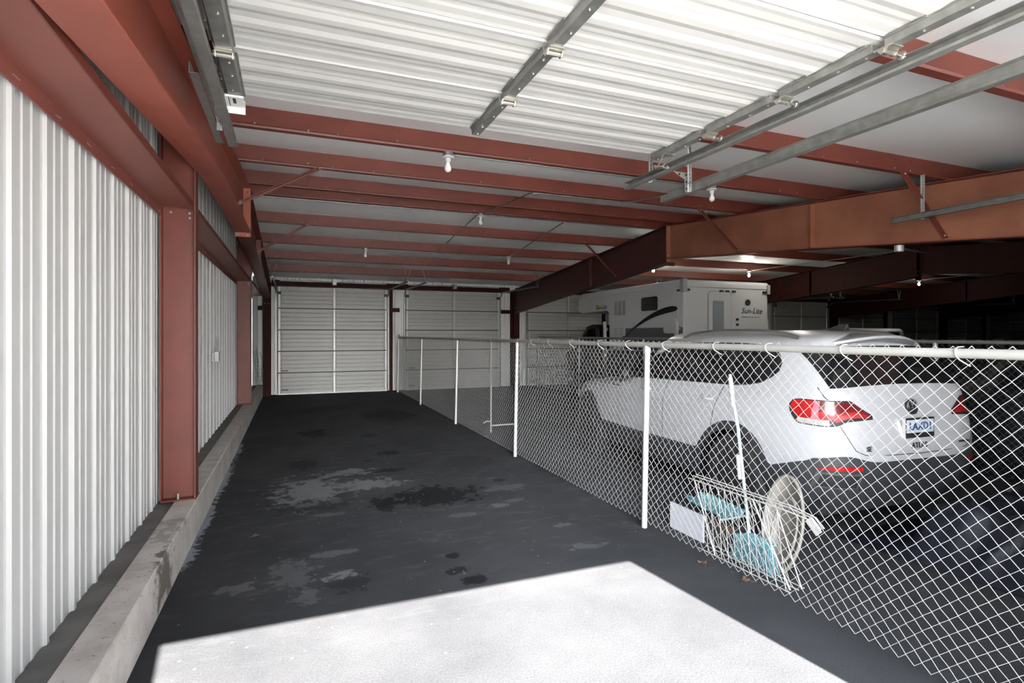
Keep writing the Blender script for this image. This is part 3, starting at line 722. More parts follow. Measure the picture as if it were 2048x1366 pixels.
conduit([(3.02, 8.9, zc9), (3.02, 6.86, zc6), (4.55, 6.86, zc6), (4.77, 5.44, zc5)], 'bent conduit joining the ridge bulb to the bulb by the tracks')
conduit([(2.95, 9.0, zc9), (2.95, 11.96, zc12), (4.6, 11.96, zc12)], 'thin conduit running back from the ridge bulb to the rear bulbs')
conduit([(1.5, 11.96, zc12), (2.88, 11.96, zc12)], 'short thin conduit beside the rear lane bulb')
conduit([(1.52, 5.36, zc5), (4.7, 5.36, zc5)], 'thin conduit linking the two bulbs of the first purlin')
conduit([(4.69, 11.9, zc12), (4.62, 9.05, zc9)], 'thin conduit running from the ridge toward the second rear bulb')
conduit([(7.0, 8.96, zc9), (14.0, 8.96, zc9)], 'thin conduit at the ridge through the camper bay')
conduit([(12.05, 11.9, zc12), (13.9, 9.1, zc9)], 'slanting conduit rising right from the bulb above the camper')
conduit([(19.4, 11.9, zc12), (21.1, 9.6, zroof(9.6) - .018)], 'slanting conduit rising right from the furthest bulb')
t = thing('outlet_box', 'small galvanized box hung under the brown right rafter', 'box', (6.75, 4.9, 2.75))
MB().lathe([(.05, 0), (.05, -.07), (.046, -.075)], (6.75, 4.4, 2.765), n=16).build('box_body', GALVB, t)
MB().tube([(6.79, 4.4, 2.735), (7.6, 4.6, 2.74)], .01, 8).build('pipe_stub', GALV, t)
t = thing('switch_box', 'small white switch box with pipe on the far white ribbed wall', 'switch', (-1.02, 8.8, 1.39), 0)
MB().box(-1.028, -.965, 8.74, 8.86, 1.32, 1.46).build('box_body', PORC, t, bevel=.004)
MB().box(-1.028, -1.012, 8.56, 8.70, 1.33, 1.45).build('blank_plate', PORC, t)
MB().tube([(-.995, 8.86, 1.47), (-.995, 8.86, 1.66)], .012, 8).build('pipe', GALV, t)
MB().tube([(-.995, 8.90, 1.34), (-.995, 8.90, 1.44)], .02, 8).build('connector', GALV, t)

# ------------------------------------------------------------------ chain-link fences
def chain_mesh(x_of, y0, y1, z0, z1, p, r, n=4):
    m = MB(); nw = int((y1 - y0) / p); nz = int((z1 - z0) / p)
    if nz % 2: nz += 1
    dz = (z1 - z0) / nz
    for i in range(nw + 1):
        yc = y0 + i * p; ph = 1 if i % 2 else -1
        pts = []
        for k in range(nz + 1):
            s = ph if k % 2 == 0 else -ph
            z = z0 + k * dz + .006 * noise.noise((yc * 2, k * .3, 1))
            pts.append((x_of(z, yc) + s * .003 * ph, yc + s * (p / 2 + r * .4) + .004 * noise.noise((yc, z * 3, 7)), z))
        m.tube(pts, r, n)
    return m
def fence(x0, lean, posts, ys, ye, ztop, label, plabels, front, p=.0393, r=.0019, tie=.55):
    xo = lambda z, y: x0 + lean * z / 1.6
    t = thing('chain_link_fence', label, 'fence', (x0, (ys + ye) / 2, 0), 0, 'chain-link fences')
    chain_mesh(lambda z, y: xo(z, y) + .028 + .006 * noise.noise((y * .9, z * 1.2, 3)), ys, ye, .03, ztop + .033, p, r).build('wire_mesh', WIRE, t, recalc=False)
    MB().tube([(xo(ztop, 0), ys - .05, ztop), (xo(ztop, 0), (ys + ye) / 2, ztop - .006), (xo(ztop, 0), ye, ztop)], .0235, 12).build('top_rail', RAIL, t, smooth=60)
    for i, y in enumerate(posts):
        end = i == len(posts) - 1
        zt_ = ztop - .020 if not end else ztop + .05
        q = MB().tube([(xo(0, y), y, 0), (xo(zt_, y), y, zt_)], .0245 if not end else .030, 12).build('post', GALVB, t, smooth=60)
        m = MB(); m.lathe([(.029, -.05), (.029, .0), (.024, .010)] if not end else [(.033, -.02), (.033, .01), (.020, .035), (.004, .045)], (xo(zt_, y), y, zt_), n=14); m.build('post_cap', GALVB, q, smooth=50)
    y = ys + .25; k = 0
    while y < ye - .1 and k < 40:
        pts = []
        for a in range(9):
            an = R(-60 + a * 33); pts.append((xo(ztop, y) - .027 * math.cos(an) , y + .010 - a * .004, ztop + .027 * math.sin(an)))
        pts = [(xo(ztop, y) + .03, y + .004, ztop + .03), (xo(ztop, y), y + .012, ztop + .029), (xo(ztop, y) - .024, y + .012, ztop + .016), (xo(ztop, y) - .028, y + .008, ztop - .006), (xo(ztop, y) - .020, y - .004, ztop - .028), (xo(ztop, y) + .010, y - .018, ztop - .050), (xo(ztop, y) + .026, y - .026, ztop - .060)]
        MB().tube(pts, .0032, 5).build('tie_wire', RAIL, t, smooth=60)
        y += tie * (.85 + .3 * ((k * 37) % 10) / 10); k += 1
    return t
fence(2.88, .033, [1.02, 4.07, 7.10, 10.1, 13.2, 16.3], .9, 16.3, 1.612, 'galvanized chain-link fence standing along the right edge of the lane', None, True)
fence(7.42, .0, [1.3, 4.4, 7.45, 10.5, 13.55, 16.3], .9, 16.3, 1.612, 'second chain-link fence, in shade beyond the white car', None, False, p=.0393, r=.0014, tie=.9)
t = thing('gate_rod', 'thin galvanized drop rod with a foot bar behind the fence, past the third post', 'rod', (3.2, 9.0, 0))
MB().tube([(3.2, 9.0, .0), (3.2, 9.0, 1.58)], .015, 8).build('upright', GALVB, t)
MB().tube([(3.2, 9.0, .12), (3.62, 8.9, .14)], .013, 8).build('foot_bar', GALVB, t)
MB().tube([(3.06, 9.0, .17), (3.12, 9.0, .2), (3.2, 9.0, .19)], .012, 8).build('latch_hook', GALVB, t)

# ------------------------------------------------------------------ the white SUV
class Body:
    """car body as stacked rounded plan curves; local axes: x to the right, y forward from the rear axle, z up"""
    def __init__(s, W, YR, YFr, yc=1.4, nr=((.22, 6), (1.05, 7), (1.25, 10), (1.66, 10), (1.74, 6)), nf=3.4): s.W, s.YR, s.YF, s.yc, s.nr, s.nf = W, YR, YFr, yc, nr, nf
    def w(s, z): return interp(s.W, z)
    def pt(s, a, z):
        """a: angle, 0 = right side, pi/2 = front, pi = left side, -pi/2 = rear"""
        w = s.w(z); ca, sa = math.cos(a), math.sin(a)
        n = s.nf if sa > 0 else interp(s.nr, z); L = (interp(s.YF, z) - s.yc) if sa > 0 else (s.yc - interp(s.YR, z))
        return Vector((w * math.copysign(abs(ca) ** (2 / n), ca), s.yc + L * math.copysign(abs(sa) ** (2 / n), sa), z))
    def a_side(s, y, z, left=True):
        f = y > s.yc; n = s.nf if f else interp(s.nr, z); L = (interp(s.YF, z) - s.yc) if f else (s.yc - interp(s.YR, z))
        q = min(1, abs(y - s.yc) / L) ** (n / 2); a = math.asin(q)
        a = a if f else -a
        return PI - a if left else a
    def a_rear(s, x, z):
        q = min(1, abs(x) / s.w(z)) ** (interp(s.nr, z) / 2); a = math.acos(q)      # 0..pi/2
        return -a if x > 0 else -(PI - a)
    def norm(s, a, z):
        e = 1e-3; du = s.pt(a + e, z) - s.pt(a - e, z); dv = s.pt(a, z + .01) - s.pt(a, z - .01)
        n = du.cross(dv)
        if n.length < 1e-12: return Vector((0, 0, 1))
        return n.normalized()
    def off(s, a, z, d): return s.pt(a, z) + s.norm(a, z) * d
    def params(s, z, n):
        A = [-PI + 2 * PI * i / 4000 for i in range(4001)]; P = [s.pt(a, z) for a in A]; D = [0]
        for i in range(4000): D.append(D[-1] + (P[i + 1] - P[i]).length)
        out = []; j = 0
        for k in range(n):
            t = D[-1] * k / n
            while D[j + 1] < t: j += 1
            out.append(A[j])
        return out
    def side_patch(s, ys, lo, hi, d, left=True, m=6):
        b = MB(); n = len(ys) - 1
        def fn(u, v):
            y = ys[round(u * n)]; z = lerp(lo(y), hi(y), v); return s.off(s.a_side(y, z, left), z, d)
        return b.grid(fn, n, m)
    def rear_patch(s, xs_, lo, hi, d, m=6):
        b = MB(); n = len(xs_) - 1
        def fn(u, v):
            x = xs_[round(u * n)]; z = lerp(lo(x), hi(x), v); return s.off(s.a_rear(x, z), z, d)
        return b.grid(fn, n, m)
def lin(a, b, n): return [lerp(a, b, i / n) for i in range(n + 1)]
def shell(bd, zlow, levels_mid, zmid, levels_top, n=260):
    """white shell: from zlow(point) up to zmid in levels_mid steps, then the listed levels"""
    A = bd.params(.7, n); m = MB(); rows_ = []
    for a in A:
        p = bd.pt(a, .6); zl = zlow(p, a); col_ = [bd.pt(a, lerp(zl, zmid, k / levels_mid)) for k in range(levels_mid + 1)]
        # follow the low edge exactly in y
        col_ += [bd.pt(a, z) for z in levels_top]; rows_.append(col_)
    nv = len(rows_[0]) - 1
    vs = [p for c in rows_ for p in c]; fs = []
    for i in range(n):
        k = (i + 1) % n
        for j in range(nv): fs.append((i * (nv + 1) + j, k * (nv + 1) + j, k * (nv + 1) + j + 1, i * (nv + 1) + j + 1))
    fs.append(tuple(i * (nv + 1) + nv for i in range(n)))
    return m.add(vs, fs)
def wheel(parent, x, y, side, r=.385, w=.25):
    """side -1 left, +1 right; rim faces outwards"""
    e = bpy.data.objects.new('wheel', None)
    tire = MB(); tire.lathe([(r * .66, -w / 2), (r * .90, -w / 2), (r * .985, -w * .36), (r, -w * .2), (r, w * .2), (r * .985, w * .36), (r * .90, w / 2), (r * .66, w / 2), (r * .64, w * .3), (r * .64, -w * .3)], (x, y, r), (side, 0, 0), 40)
    o = tire.build('wheel', RUBBER, parent, smooth=50, local=True)
    m = MB(); m.cur = 1; m.lathe([(r * .655, w * .46), (r * .66, w * .40), (r * .60, w * .30), (r * .58, -w * .2), (.05, -w * .2)], (x, y, r), (side, 0, 0), 40)
    m.cur = 0; xo = x + side * w * .30
    for k in range(5):
        for dk in (-.13, .13):
            a = 2 * PI * k / 5 + .3; a2 = a + dk
            m.bar((xo, y + .05 * math.cos(a), r + .05 * math.sin(a)), (xo + side * .03, y + r * .63 * math.cos(a2), r + r * .63 * math.sin(a2)), .035, .03, up=(1, 0, 0))
    m.lathe([(.07, w * .26), (.07, w * .36), (.05, w * .38), (.01, w * .385)], (x, y, r), (side, 0, 0), 20)
    m.build('rim', [ALLOY, BLACK], o, smooth=40, local=True)
    bpy.data.objects.remove(e)
    return o
W = [(.22, .86), (.40, .950), (.60, .985), (.80, .99), (.97, .985), (1.06, .962), (1.14, .925), (1.30, .865), (1.50, .780), (1.60, .722), (1.65, .660), (1.69, .56), (1.72, .43), (1.74, .28)]
YRr = [(.22, -.84), (.40, -.98), (.62, -1.06), (.78, -1.07), (.95, -1.045), (1.10, -1.00), (1.20, -.97), (1.36, -.87), (1.55, -.74), (1.61, -.70), (1.65, -.68), (1.69, -.62), (1.72, -.48), (1.74, -.2)]
YFf = [(.22, 3.75), (.40, 3.92), (.60, 3.97), (.76, 3.96), (.92, 3.86), (1.0, 3.62), (1.06, 3.05), (1.11, 2.5), (1.14, 2.28), (1.40, 1.76), (1.60, 1.32), (1.68, 1.08), (1.715, .85), (1.74, .5)]
suv = Body(W, YRr, YFf)
WB = 3.0
car = thing('suv_car', 'white SUV parked nose away behind the chain-link fence', 'car', (4.79, 4.0, 0), -.046)
AR, AZ = .485, .40
def zlow(p, a):
    x, y = p.x, p.y
    side = .535 + .02 * max(0, (1.5 - y)) / 1.5
    z = side
    if y < -.45: z = lerp(side, .68, min(1, (-.45 - y) / .35))
    if y < -.80: z = .68 + .055 * math.exp(-((abs(x) - .72) / .16) ** 2)
    if y > 3.5: z = .50
    for wy in (0, WB):
        d = abs(y - wy)
        if d < AR: z = max(z, AZ + math.sqrt(AR * AR - d * d))
    return min(z, .92)
shell(suv, zlow, 10, .95, [.98, 1.0, 1.03, 1.06, 1.085, 1.11, 1.14, 1.18, 1.24, 1.30, 1.38, 1.46, 1.54, 1.57, 1.60, 1.625, 1.65, 1.67, 1.69, 1.706, 1.72, 1.731, 1.74]).build('body', CARW, car, smooth=35, local=True)
# black lower cladding: rear bumper, sills and arch flares
def zlow2(p, a):
    for wy in (0, WB):
        d = abs(p.y - wy); r_ = AR - .075
        if d < r_: return max(.30, AZ + math.sqrt(r_ * r_ - d * d))
    return .26
m = MB(); A = suv.params(.6, 260); n = len(A); L_ = 7
for a in A:
    p = suv.pt(a, .6); z0, z1 = zlow2(p, a), zlow(p, a) + .01
    for k in range(L_ + 1):
        z = lerp(z0, z1, k / L_); q = suv.off(a, z, .008 if k < L_ else .002); m.v.append(tuple(q))
for i in range(n):
    k = (i + 1) % n
    for j in range(L_): m.f.append((i * 8 + j, k * 8 + j, k * 8 + j + 1, i * 8 + j + 1)); m.mi.append(0)
m.build('lower_cladding', CLAD, car, smooth=40, local=True)
MB().box(-.80, .80, -.85, 3.7, .24, .62).build('underbody', BLACK, car, local=True)
for sx in (-1, 1):
    wheel(car, sx * .83, 0, sx); wheel(car, sx * .83, WB, sx)
# glazing
def winlo(y): return interp([(-.45, 1.40), (-.38, 1.33), (-.25, 1.27), (0, 1.235), (.6, 1.215), (1.5, 1.19), (2.2, 1.155)], y)
def winhi(y): return interp([(-.45, 1.43), (-.40, 1.50), (-.28, 1.58), (.2, 1.605), (.8, 1.60), (1.1, 1.565), (1.45, 1.44), (1.8, 1.27), (2.06, 1.16)], y)
for left in (True, False):
    for ya, yb in ((-.44, .12), (.17, 1.02), (1.07, 2.05)):
        suv.side_patch(lin(ya, yb, 16), winlo, winhi, .004, left).build('side_window', GLASS, car, smooth=60, local=True)
    suv.side_patch(lin(-.445, 2.06, 60), lambda y: winlo(y) - .012, lambda y: winhi(y) + .012, .002, left).build('window_gasket', GASKET, car, smooth=60, local=True)
rw = MB()
def fn(u, v):
    e_ = lerp(.85, .955, v); f = lerp(-e_, e_, u); z = lerp(1.285 - .03 * f * f, 1.60 - .03 * f ** 4, v); return suv.off(suv.a_rear(f * suv.w(z), z), z, .004)
rw.grid(fn, 44, 8).build('rear_window', GLASS, car, smooth=60, local=True)
suv_front = MB()
def fn(u, v):
    z = lerp(1.16, 1.60, v); x = lerp(-.78, .78, u) * lerp(1, .84, v); q = min(1, abs(x) / suv.w(z)) ** (suv.nf / 2); a = math.acos(q); a = a if x > 0 else PI - a
    return suv.off(a, z, .004)
suv_front.grid(fn, 24, 8).build('windshield', GLASS, car, smooth=60, local=True)
# spoiler over the rear glass, roof rails, antenna
m = MB()
def fn(u, v):
    x = lerp(-.60, .60, u); s_ = 1 - .25 * (abs(x) / .6) ** 3
    pr_ = [(-.50, 1.716), (-.80 * s_, 1.690), (-.815 * s_, 1.670), (-.70, 1.64)]
    k = min(3, round(v * 3)); return (x, pr_[k][0], pr_[k][1] - .085 * (x / .6) ** 2)
m.grid(fn, 20, 3).build('spoiler', CARW, car, smooth=40, local=True, solid=.01)
for sx in (-1, 1):
    pts = [(sx * .63, 1.15, 1.652), (sx * .635, 1.0, 1.708), (sx * .64, .55, 1.742), (sx * .64, .0, 1.738), (sx * .63, -.32, 1.712), (sx * .61, -.46, 1.668)]
    P = []
    for i in range(31):
        u = i / 30 * 5; k = min(4, int(u)); P.append(tuple(lerp(pts[k][q], pts[k + 1][q], u - k) for q in range(3)))
    MB().tube(P, .017, 8).build('roof_rail', SILVER, car, smooth=50, local=True)
m = MB(); m.grid(lambda u, v: (lerp(-.035, .035, v) * (1 - u * .75), -.33 - .16 * (1 - u) * (.0 if v < 0 else 1) + .02 * u + .16 * (1 - abs(2 * v - 1)) * (1 - u) * 0, 1.735 + .065 * u), 1, 2)
m = MB(); m.add([(-.035, -.20, 1.742), (.035, -.20, 1.742), (.035, -.42, 1.735), (-.035, -.42, 1.735), (-.006, -.36, 1.80), (.006, -.36, 1.80), (.006, -.43, 1.795), (-.006, -.43, 1.795)],
                [(0, 1, 2, 3), (0, 4, 5, 1), (1, 5, 6, 2), (2, 6, 7, 3), (3, 7, 4, 0), (4, 7, 6, 5)]); m.build('antenna', BLACK, car, local=True, bevel=.006)
# tail lamps wrapping the rear corners
def lamp_patch(bd, left, u0, u1, zlo, zhi, d, n=20):
    a0 = bd.a_side(-.60, 1.07, True); a1 = bd.a_rear(-.46, 1.07) + 2 * PI
    b = MB()
    def fn(u, v):
        q = lerp(u0, u1, u); z = lerp(zlo(q), zhi(q), v); a = lerp(a0, a1, q); p = bd.off(a, z, d)
        return p if left else Vector((-p.x, p.y, p.z))
    return b.grid(fn, n, 6)
lz0 = lambda q: interp([(0, 1.13), (.16, .985), (.50, .975), (.62, .985), (.75, 1.015), (1, 1.03)], q)
lz1 = lambda q: interp([(0, 1.155), (.1, 1.165), (.5, 1.165), (.85, 1.165), (1, 1.05)], q)
for left in (True, False):
    t = lamp_patch(suv, left, 0, 1, lambda q: lz0(q) - .008, lambda q: lz1(q) + .008, .004, 40).build('tail_light', GASKET, car, smooth=60, local=True)
    for u0, u1, f0, f1, mm in ((.02, .30, .22, 1, REDL), (.30, .385, .22, 1, REDL3), (.385, .62, .55, 1, REDL2), (.385, .62, .22, .55, REDL), (.14, .52, .0, .22, CLEARL), (.62, .98, .45, .95, REDL2), (.60, .98, .10, .45, REDL)):
        lamp_patch(suv, left, u0, u1, lambda q: lerp(lz0(q), lz1(q), f0), lambda q: lerp(lz0(q), lz1(q), f1), .008, 12).build('lens', mm, t, smooth=60, local=True)
# reflectors and exhaust trims in the lower bumper
for sx in (-1, 1):
    xs_ = lin(sx * .60, sx * .86, 10)
    suv.rear_patch(xs_, lambda x: .630, lambda x: .665 - .03 * max(0, (abs(x) - .80) / .06), .014, 2).build('reflector', REDL, car, local=True)
    m = suv.rear_patch(xs_, lambda x: .48, lambda x: .61, .012, 2); q = m.build('exhaust_trim', SILVER, car, local=True)
    suv.rear_patch(lin(sx * .62, sx * .84, 8), lambda x: .495, lambda x: .595, .016, 2).build('exhaust_opening', BLACK, q, local=True)
# tailgate seam, body seams, handles, plate, emblem, lettering
def seam(pts, wdt=.006, d=.003):
    m = MB(); P = [Vector(p) for p in pts]; m.tube(P, wdt / 2, 4); return m
S = []
for left in (True, False):
    for y0, y1 in ((.16, .30), (1.05, 1.06), (2.02, 2.02)):
        S.append([suv.off(suv.a_side(lerp(y1, y0, k / 12), lerp(.60, 1.20, k / 12), left), lerp(.60, 1.20, k / 12), .0005) for k in range(13)])
gate = []
for x, z in [(-.80, 1.27), (-.80, 1.20), (-.78, 1.165)]: gate.append(suv.off(suv.a_rear(x, z), z, .0005))
S.append(gate)
g2 = [(-.75, .975), (-.70, .86), (-.66, .79), (-.58, .755), (-.3, .74), (0, .735), (.3, .74), (.58, .755), (.66, .79), (.70, .86), (.75, .975)]
S.append([suv.off(suv.a_rear(x, z), z, .0005) for x, z in g2])
S.append([suv.off(suv.a_rear(-x, z), z, .0005) for x, z in [(-.80, 1.27), (-.80, 1.20), (-.78, 1.165)]])
m = MB()
for s_ in S: m.tube(s_, .0035, 4)
m.build('panel_gap', GASKET, car, local=True)
for left in (True, False):
    for y in (.36, 1.42):
        p = suv.off(suv.a_side(y, 1.06, left), 1.06, .02); sx = -1 if left else 1
        m = MB(); m.tube([p + Vector((-sx * .025, -.10, 0)), p + Vector((0, -.08, 0)), p + Vector((0, .06, 0)), p + Vector((-sx * .025, .09, 0))], [.010, .014, .014, .010], 8)
        m.build('door_handle', CARW, car, smooth=60, local=True)
    p = suv.pt(suv.a_side(1.95, 1.17, left), 1.17); sx = -1 if left else 1
    m = MB(); m.lathe([(.005, -.08), (.05, -.07), (.075, -.02), (.075, .04), (.045, .085), (.005, .095)], p + Vector((sx * .12, -.02, .03)), (0, 1, 0), 16)
    o = m.build('mirror', BLACK, car, smooth=60, local=True)
    MB().tube([p + Vector((-sx * .02, 0, -.01)), p + Vector((sx * .10, 0, .0))], .022, 8).build('mirror_arm', BLACK, o, local=True)
ry = lambda x, z: suv.pt(suv.a_rear(x, z), z).y
t = MB().box(-.165, .165, ry(0, .90) - .022, ry(0, .90) + .01, .865, 1.025).build('license_plate', CHROME, car, local=True)
pw = ry(0, .90) - .0225
MB().box(-.152, .152, pw - .004, pw + .001, .905, 1.01).build('plate_face', PLATEM, t, local=True)
MB().box(-.15, .15, pw - .0045, pw, .872, .895).build('plate_frame_band', BLACK, t, local=True)
rotr = Matrix.Rotation(PI / 2, 4, 'X')
text('plate_lettering', 'LAXD1', .085, Matrix.Translation((0, pw - .005, .955)) @ rotr, PLATEB, t, .001, bold=.002)
ey = ry(0, 1.10) - .004
nrm = suv.norm(suv.a_rear(0.001, 1.1), 1.1)
m = MB(); m.lathe([(.066, 0), (.066, .012), (.060, .016), (.05, .014)], (0, ey + .004, 1.105), tuple(nrm), 32); t = m.build('emblem', GASKET, car, smooth=40, local=True)
m = MB(); e0 = Vector((0, ey + .004, 1.105)) + nrm * .017
def ep(x, z): return e0 + Vector((x, 0, z))
ring_ = [ep(.058 * math.cos(2 * PI * k / 32), .058 * math.sin(2 * PI * k / 32)) for k in range(32)]
m.tube(ring_, .0035, 6, closed=True)
m.tube([ep(-.026, .048), ep(0, .006), ep(.026, .048)], .0038, 6); m.tube([ep(-.050, .026), ep(-.026, -.046), ep(0, -.004), ep(.026, -.046), ep(.050, .026)], .0038, 6)
m.build('emblem_mark', EMBM, t, local=True)
text('model_lettering', 'ATLAS', .062, Matrix.Translation((0, ry(0, .80) - .004, .80)) @ rotr, CLAD, car, .003, bold=.001)
xx = -.55; text('trim_lettering', 'SE', .055, Matrix.Translation((xx, ry(xx, .80) - .006, .80)) @ rotr, CLAD, car, .003, bold=.001)
xx = .55; MB().box(xx - .07, xx + .05, ry(xx, .80) - .012, ry(xx, .80) + .01, .795, .810).build('trim_badge', CLAD, car, local=True)
# wing badge on the front fender
suv.side_patch(lin(2.02, 2.26, 6), lambda y: 1.035, lambda y: 1.05, .004, True, 1).build('fender_badge', BLACK, car, local=True)
for sx in (-1, 1):
    q = MB(); z0 = .80
    def fn(u, v, sx=sx):
        a = lerp(R(90 - sx * 58), R(90 - sx * 25), u); return suv.off(a, lerp(.80, .93, v), .005)
    q.grid(fn, 8, 2).build('headlight', CLEARL, car, local=True)

# ------------------------------------------------------------------ the truck camper on its dark pickup
cam_t = thing('truck_camper', 'white truck camper with dark swoosh standing beyond the fences', 'camper', (9.18, 11.5, 1.3))
CX0, CX1 = 7.96, 10.40
m = MB(); m.prism([(9.80, 1.30), (9.80, 2.84), (9.84, 2.90), (14.30, 2.88), (14.56, 2.80), (14.62, 2.46), (14.52, 2.35), (14.36, 2.32), (12.98, 2.35), (12.86, 2.26), (12.86, 1.30)], 0, CX0, CX1)
m.build('body', CAMPW, cam_t, bevel=.03)
m = MB(); m.prism([(9.78, 2.745), (9.78, 2.86), (9.83, 2.915), (14.30, 2.895), (14.57, 2.81), (14.58, 2.72), (14.3, 2.765)], 0, CX0 - .012, CX1 + .012); m.build('roof_cap', CAMPW, cam_t, bevel=.02)
xs0 = CX0 - .004
def side_box(name, y0, y1, z0, z1, mm, d=.012, parent=None, bev=.0):
    return MB().box(CX0 - d, CX0 + .01, min(y0, y1), max(y0, y1), z0, z1).build(name, mm, parent or cam_t, bevel=bev)
def round_panel(name, y0, y1, z0, z1, r_, mm, d, parent=None, rear=False):
    pts = []
    for cx_, cz_, a0 in ((y1 - r_, z1 - r_, 0), (y0 + r_, z1 - r_, 90), (y0 + r_, z0 + r_, 180), (y1 - r_, z0 + r_, 270)):
        for k in range(6): a = R(a0 + 90 * k / 5); pts.append((cx_ + r_ * math.cos(a), cz_ + r_ * math.sin(a)))
    m = MB()
    if rear: m.prism(pts, 1, 9.80 - d, 9.82)
    else: m.prism(pts, 0, CX0 - d, CX0 + .02)
    return m.build(name, mm, parent or cam_t)
side_box('grey_band', 9.83, 12.2, 1.32, 1.86, CAMPG, .005)
round_panel('side_window', 10.72, 11.36, 2.27, 2.60, .06, GLASS, .014)
for k in range(3): side_box('vent_slat', 12.06 + k * .19, 12.20 + k * .19, 2.20, 2.58, VENT, .010)
q = side_box('fridge_vent', 12.06, 12.62, 1.66, 1.90, CAMPW, .022, bev=.004)
for a in range(2):
    for b in range(3): side_box('vent_louver', 12.14 + a * .26, 12.30 + a * .26, 1.69 + b * .07, 1.725 + b * .07, GALVB, .032, q)
q = round_panel('hatch_door', 10.06, 10.50, 1.72, 2.28, .09, VENT, .008); round_panel('hatch_panel', 10.075, 10.485, 1.735, 2.265, .08, CAMPW, .016, q)
# swoosh decal: tapered curved band
m = MB()
def fn(u, v):
    y = lerp(12.1, 9.98, u); z = 1.62 + .66 * (math.sin(u * PI / 2) ** .9); wd = .016 + .10 * u * math.sqrt(max(0, 1 - u ** 8))
    return (CX0 - .020, y, z + (v - .5) * wd * 1.6)
m.grid(fn, 40, 1); m.build('swoosh_decal', CAMPD, cam_t)
m = MB(); m.grid(lambda u, v: (CX0 - .006, lerp(12.0, 11.5, u), 1.62 + .55 * u ** 1.2 + (v - .5) * .03 * (1 - u)), 16, 1); m.build('swoosh_line', CAMPD, cam_t)
mt = Matrix.Translation((CX0 - .004, 13.25, 2.45)) @ Matrix.Rotation(-PI / 2, 4, 'Z') @ rotr
o = MB().lathe([(.085, 0), (.085, .003)], (CX0 - .0005, 13.48, 2.46), (-1, 0, 0), 24).build('sun_decal', YELL, cam_t)
def placed(name, body, size, mtx, mm, **k):
    o = text(name, body, size, MATX[cam_t.name].inverted() @ mtx, mm, cam_t, **k); return o
placed('nose_lettering', 'Sun-Lite', .17, mt, CAMPD, shear=.3)
# rear wall: door with window, lights, oval vent, lettering
q = round_panel('entry_door', 8.62, 9.30, 1.35, 2.68, .10, VENT, .008, rear=True); round_panel('door_panel', 8.64, 9.28, 1.37, 2.66, .09, CAMPW, .018, q, rear=True)
round_panel('door_window', 8.75, 9.06, 1.74, 2.46, .03, SHADE, .024, q, rear=True)
MB().lathe([(.075, 0), (.075, .015), (.06, .02)], (9.78, 9.80, 2.44), (0, -1, 0), 20).build('round_vent', GASKET, cam_t)
for x in (9.00, 9.17, 9.36): MB().box(x - .045, x + .045, 9.765, 9.80, 2.66, 2.70).build('marker_light', GASKET, cam_t)
for x in (8.06, 10.28): MB().box(x - .05, x + .05, 9.765, 9.80, 2.66, 2.71).build('marker_light', GASKET, cam_t)
side_box('marker_light', 9.9, 10.0, 2.66, 2.70, GASKET, .03)
MB().box(7.90, 8.02, 9.74, 9.86, 2.63, 2.93).build('corner_bracket', VENT, cam_t, bevel=.01)
MB().box(10.34, 10.43, 9.75, 9.86, 2.64, 2.86).build('corner_bracket', VENT, cam_t, bevel=.01)
mt = Matrix.Translation((9.90, 9.796, 2.24)) @ rotr
placed('rear_lettering', 'Sun-Lite', .19, mt, CAMPD, shear=.3)
MB().box(9.60, 10.15, 9.793, 9.80, 2.10, 2.11).build('pin_stripe', CAMPG, cam_t)
for z in (2.02, 1.90): MB().box(9.44, 9.50, 9.78, 9.80, z, z + .05).build('outlet_cover', CAMPD, cam_t)
# corner jacks
for x, y in ((CX0 - .09, 9.93), (CX0 - .09, 12.93), (CX1 + .09, 9.93), (CX1 + .09, 12.93)):
    q = MB().box(x - .035, x + .035, y - .035, y + .035, .95, 1.98).build('jack', CAMPW, cam_t, bevel=.006)
    MB().box(x - .024, x + .024, y - .024, y + .024, .02, .95).build('jack_leg', GALV, q)
    MB().box(x - .06, x + .06, y - .06, y + .06, 0, .02).build('jack_foot', GALV, q)
    MB().box(min(x, x + .09), max(x, x + .09) , y - .03, y + .03, 1.80, 1.88).build('jack_bracket', GALV, q) if x < 9 else MB().box(x - .09, x, y - .03, y + .03, 1.80, 1.88).build('jack_bracket', GALV, q)
    MB().lathe([(.05, 0), (.05, .05), (.03, .07)], (x, y, 1.98), n=12).build('jack_motor', CAMPW, q)

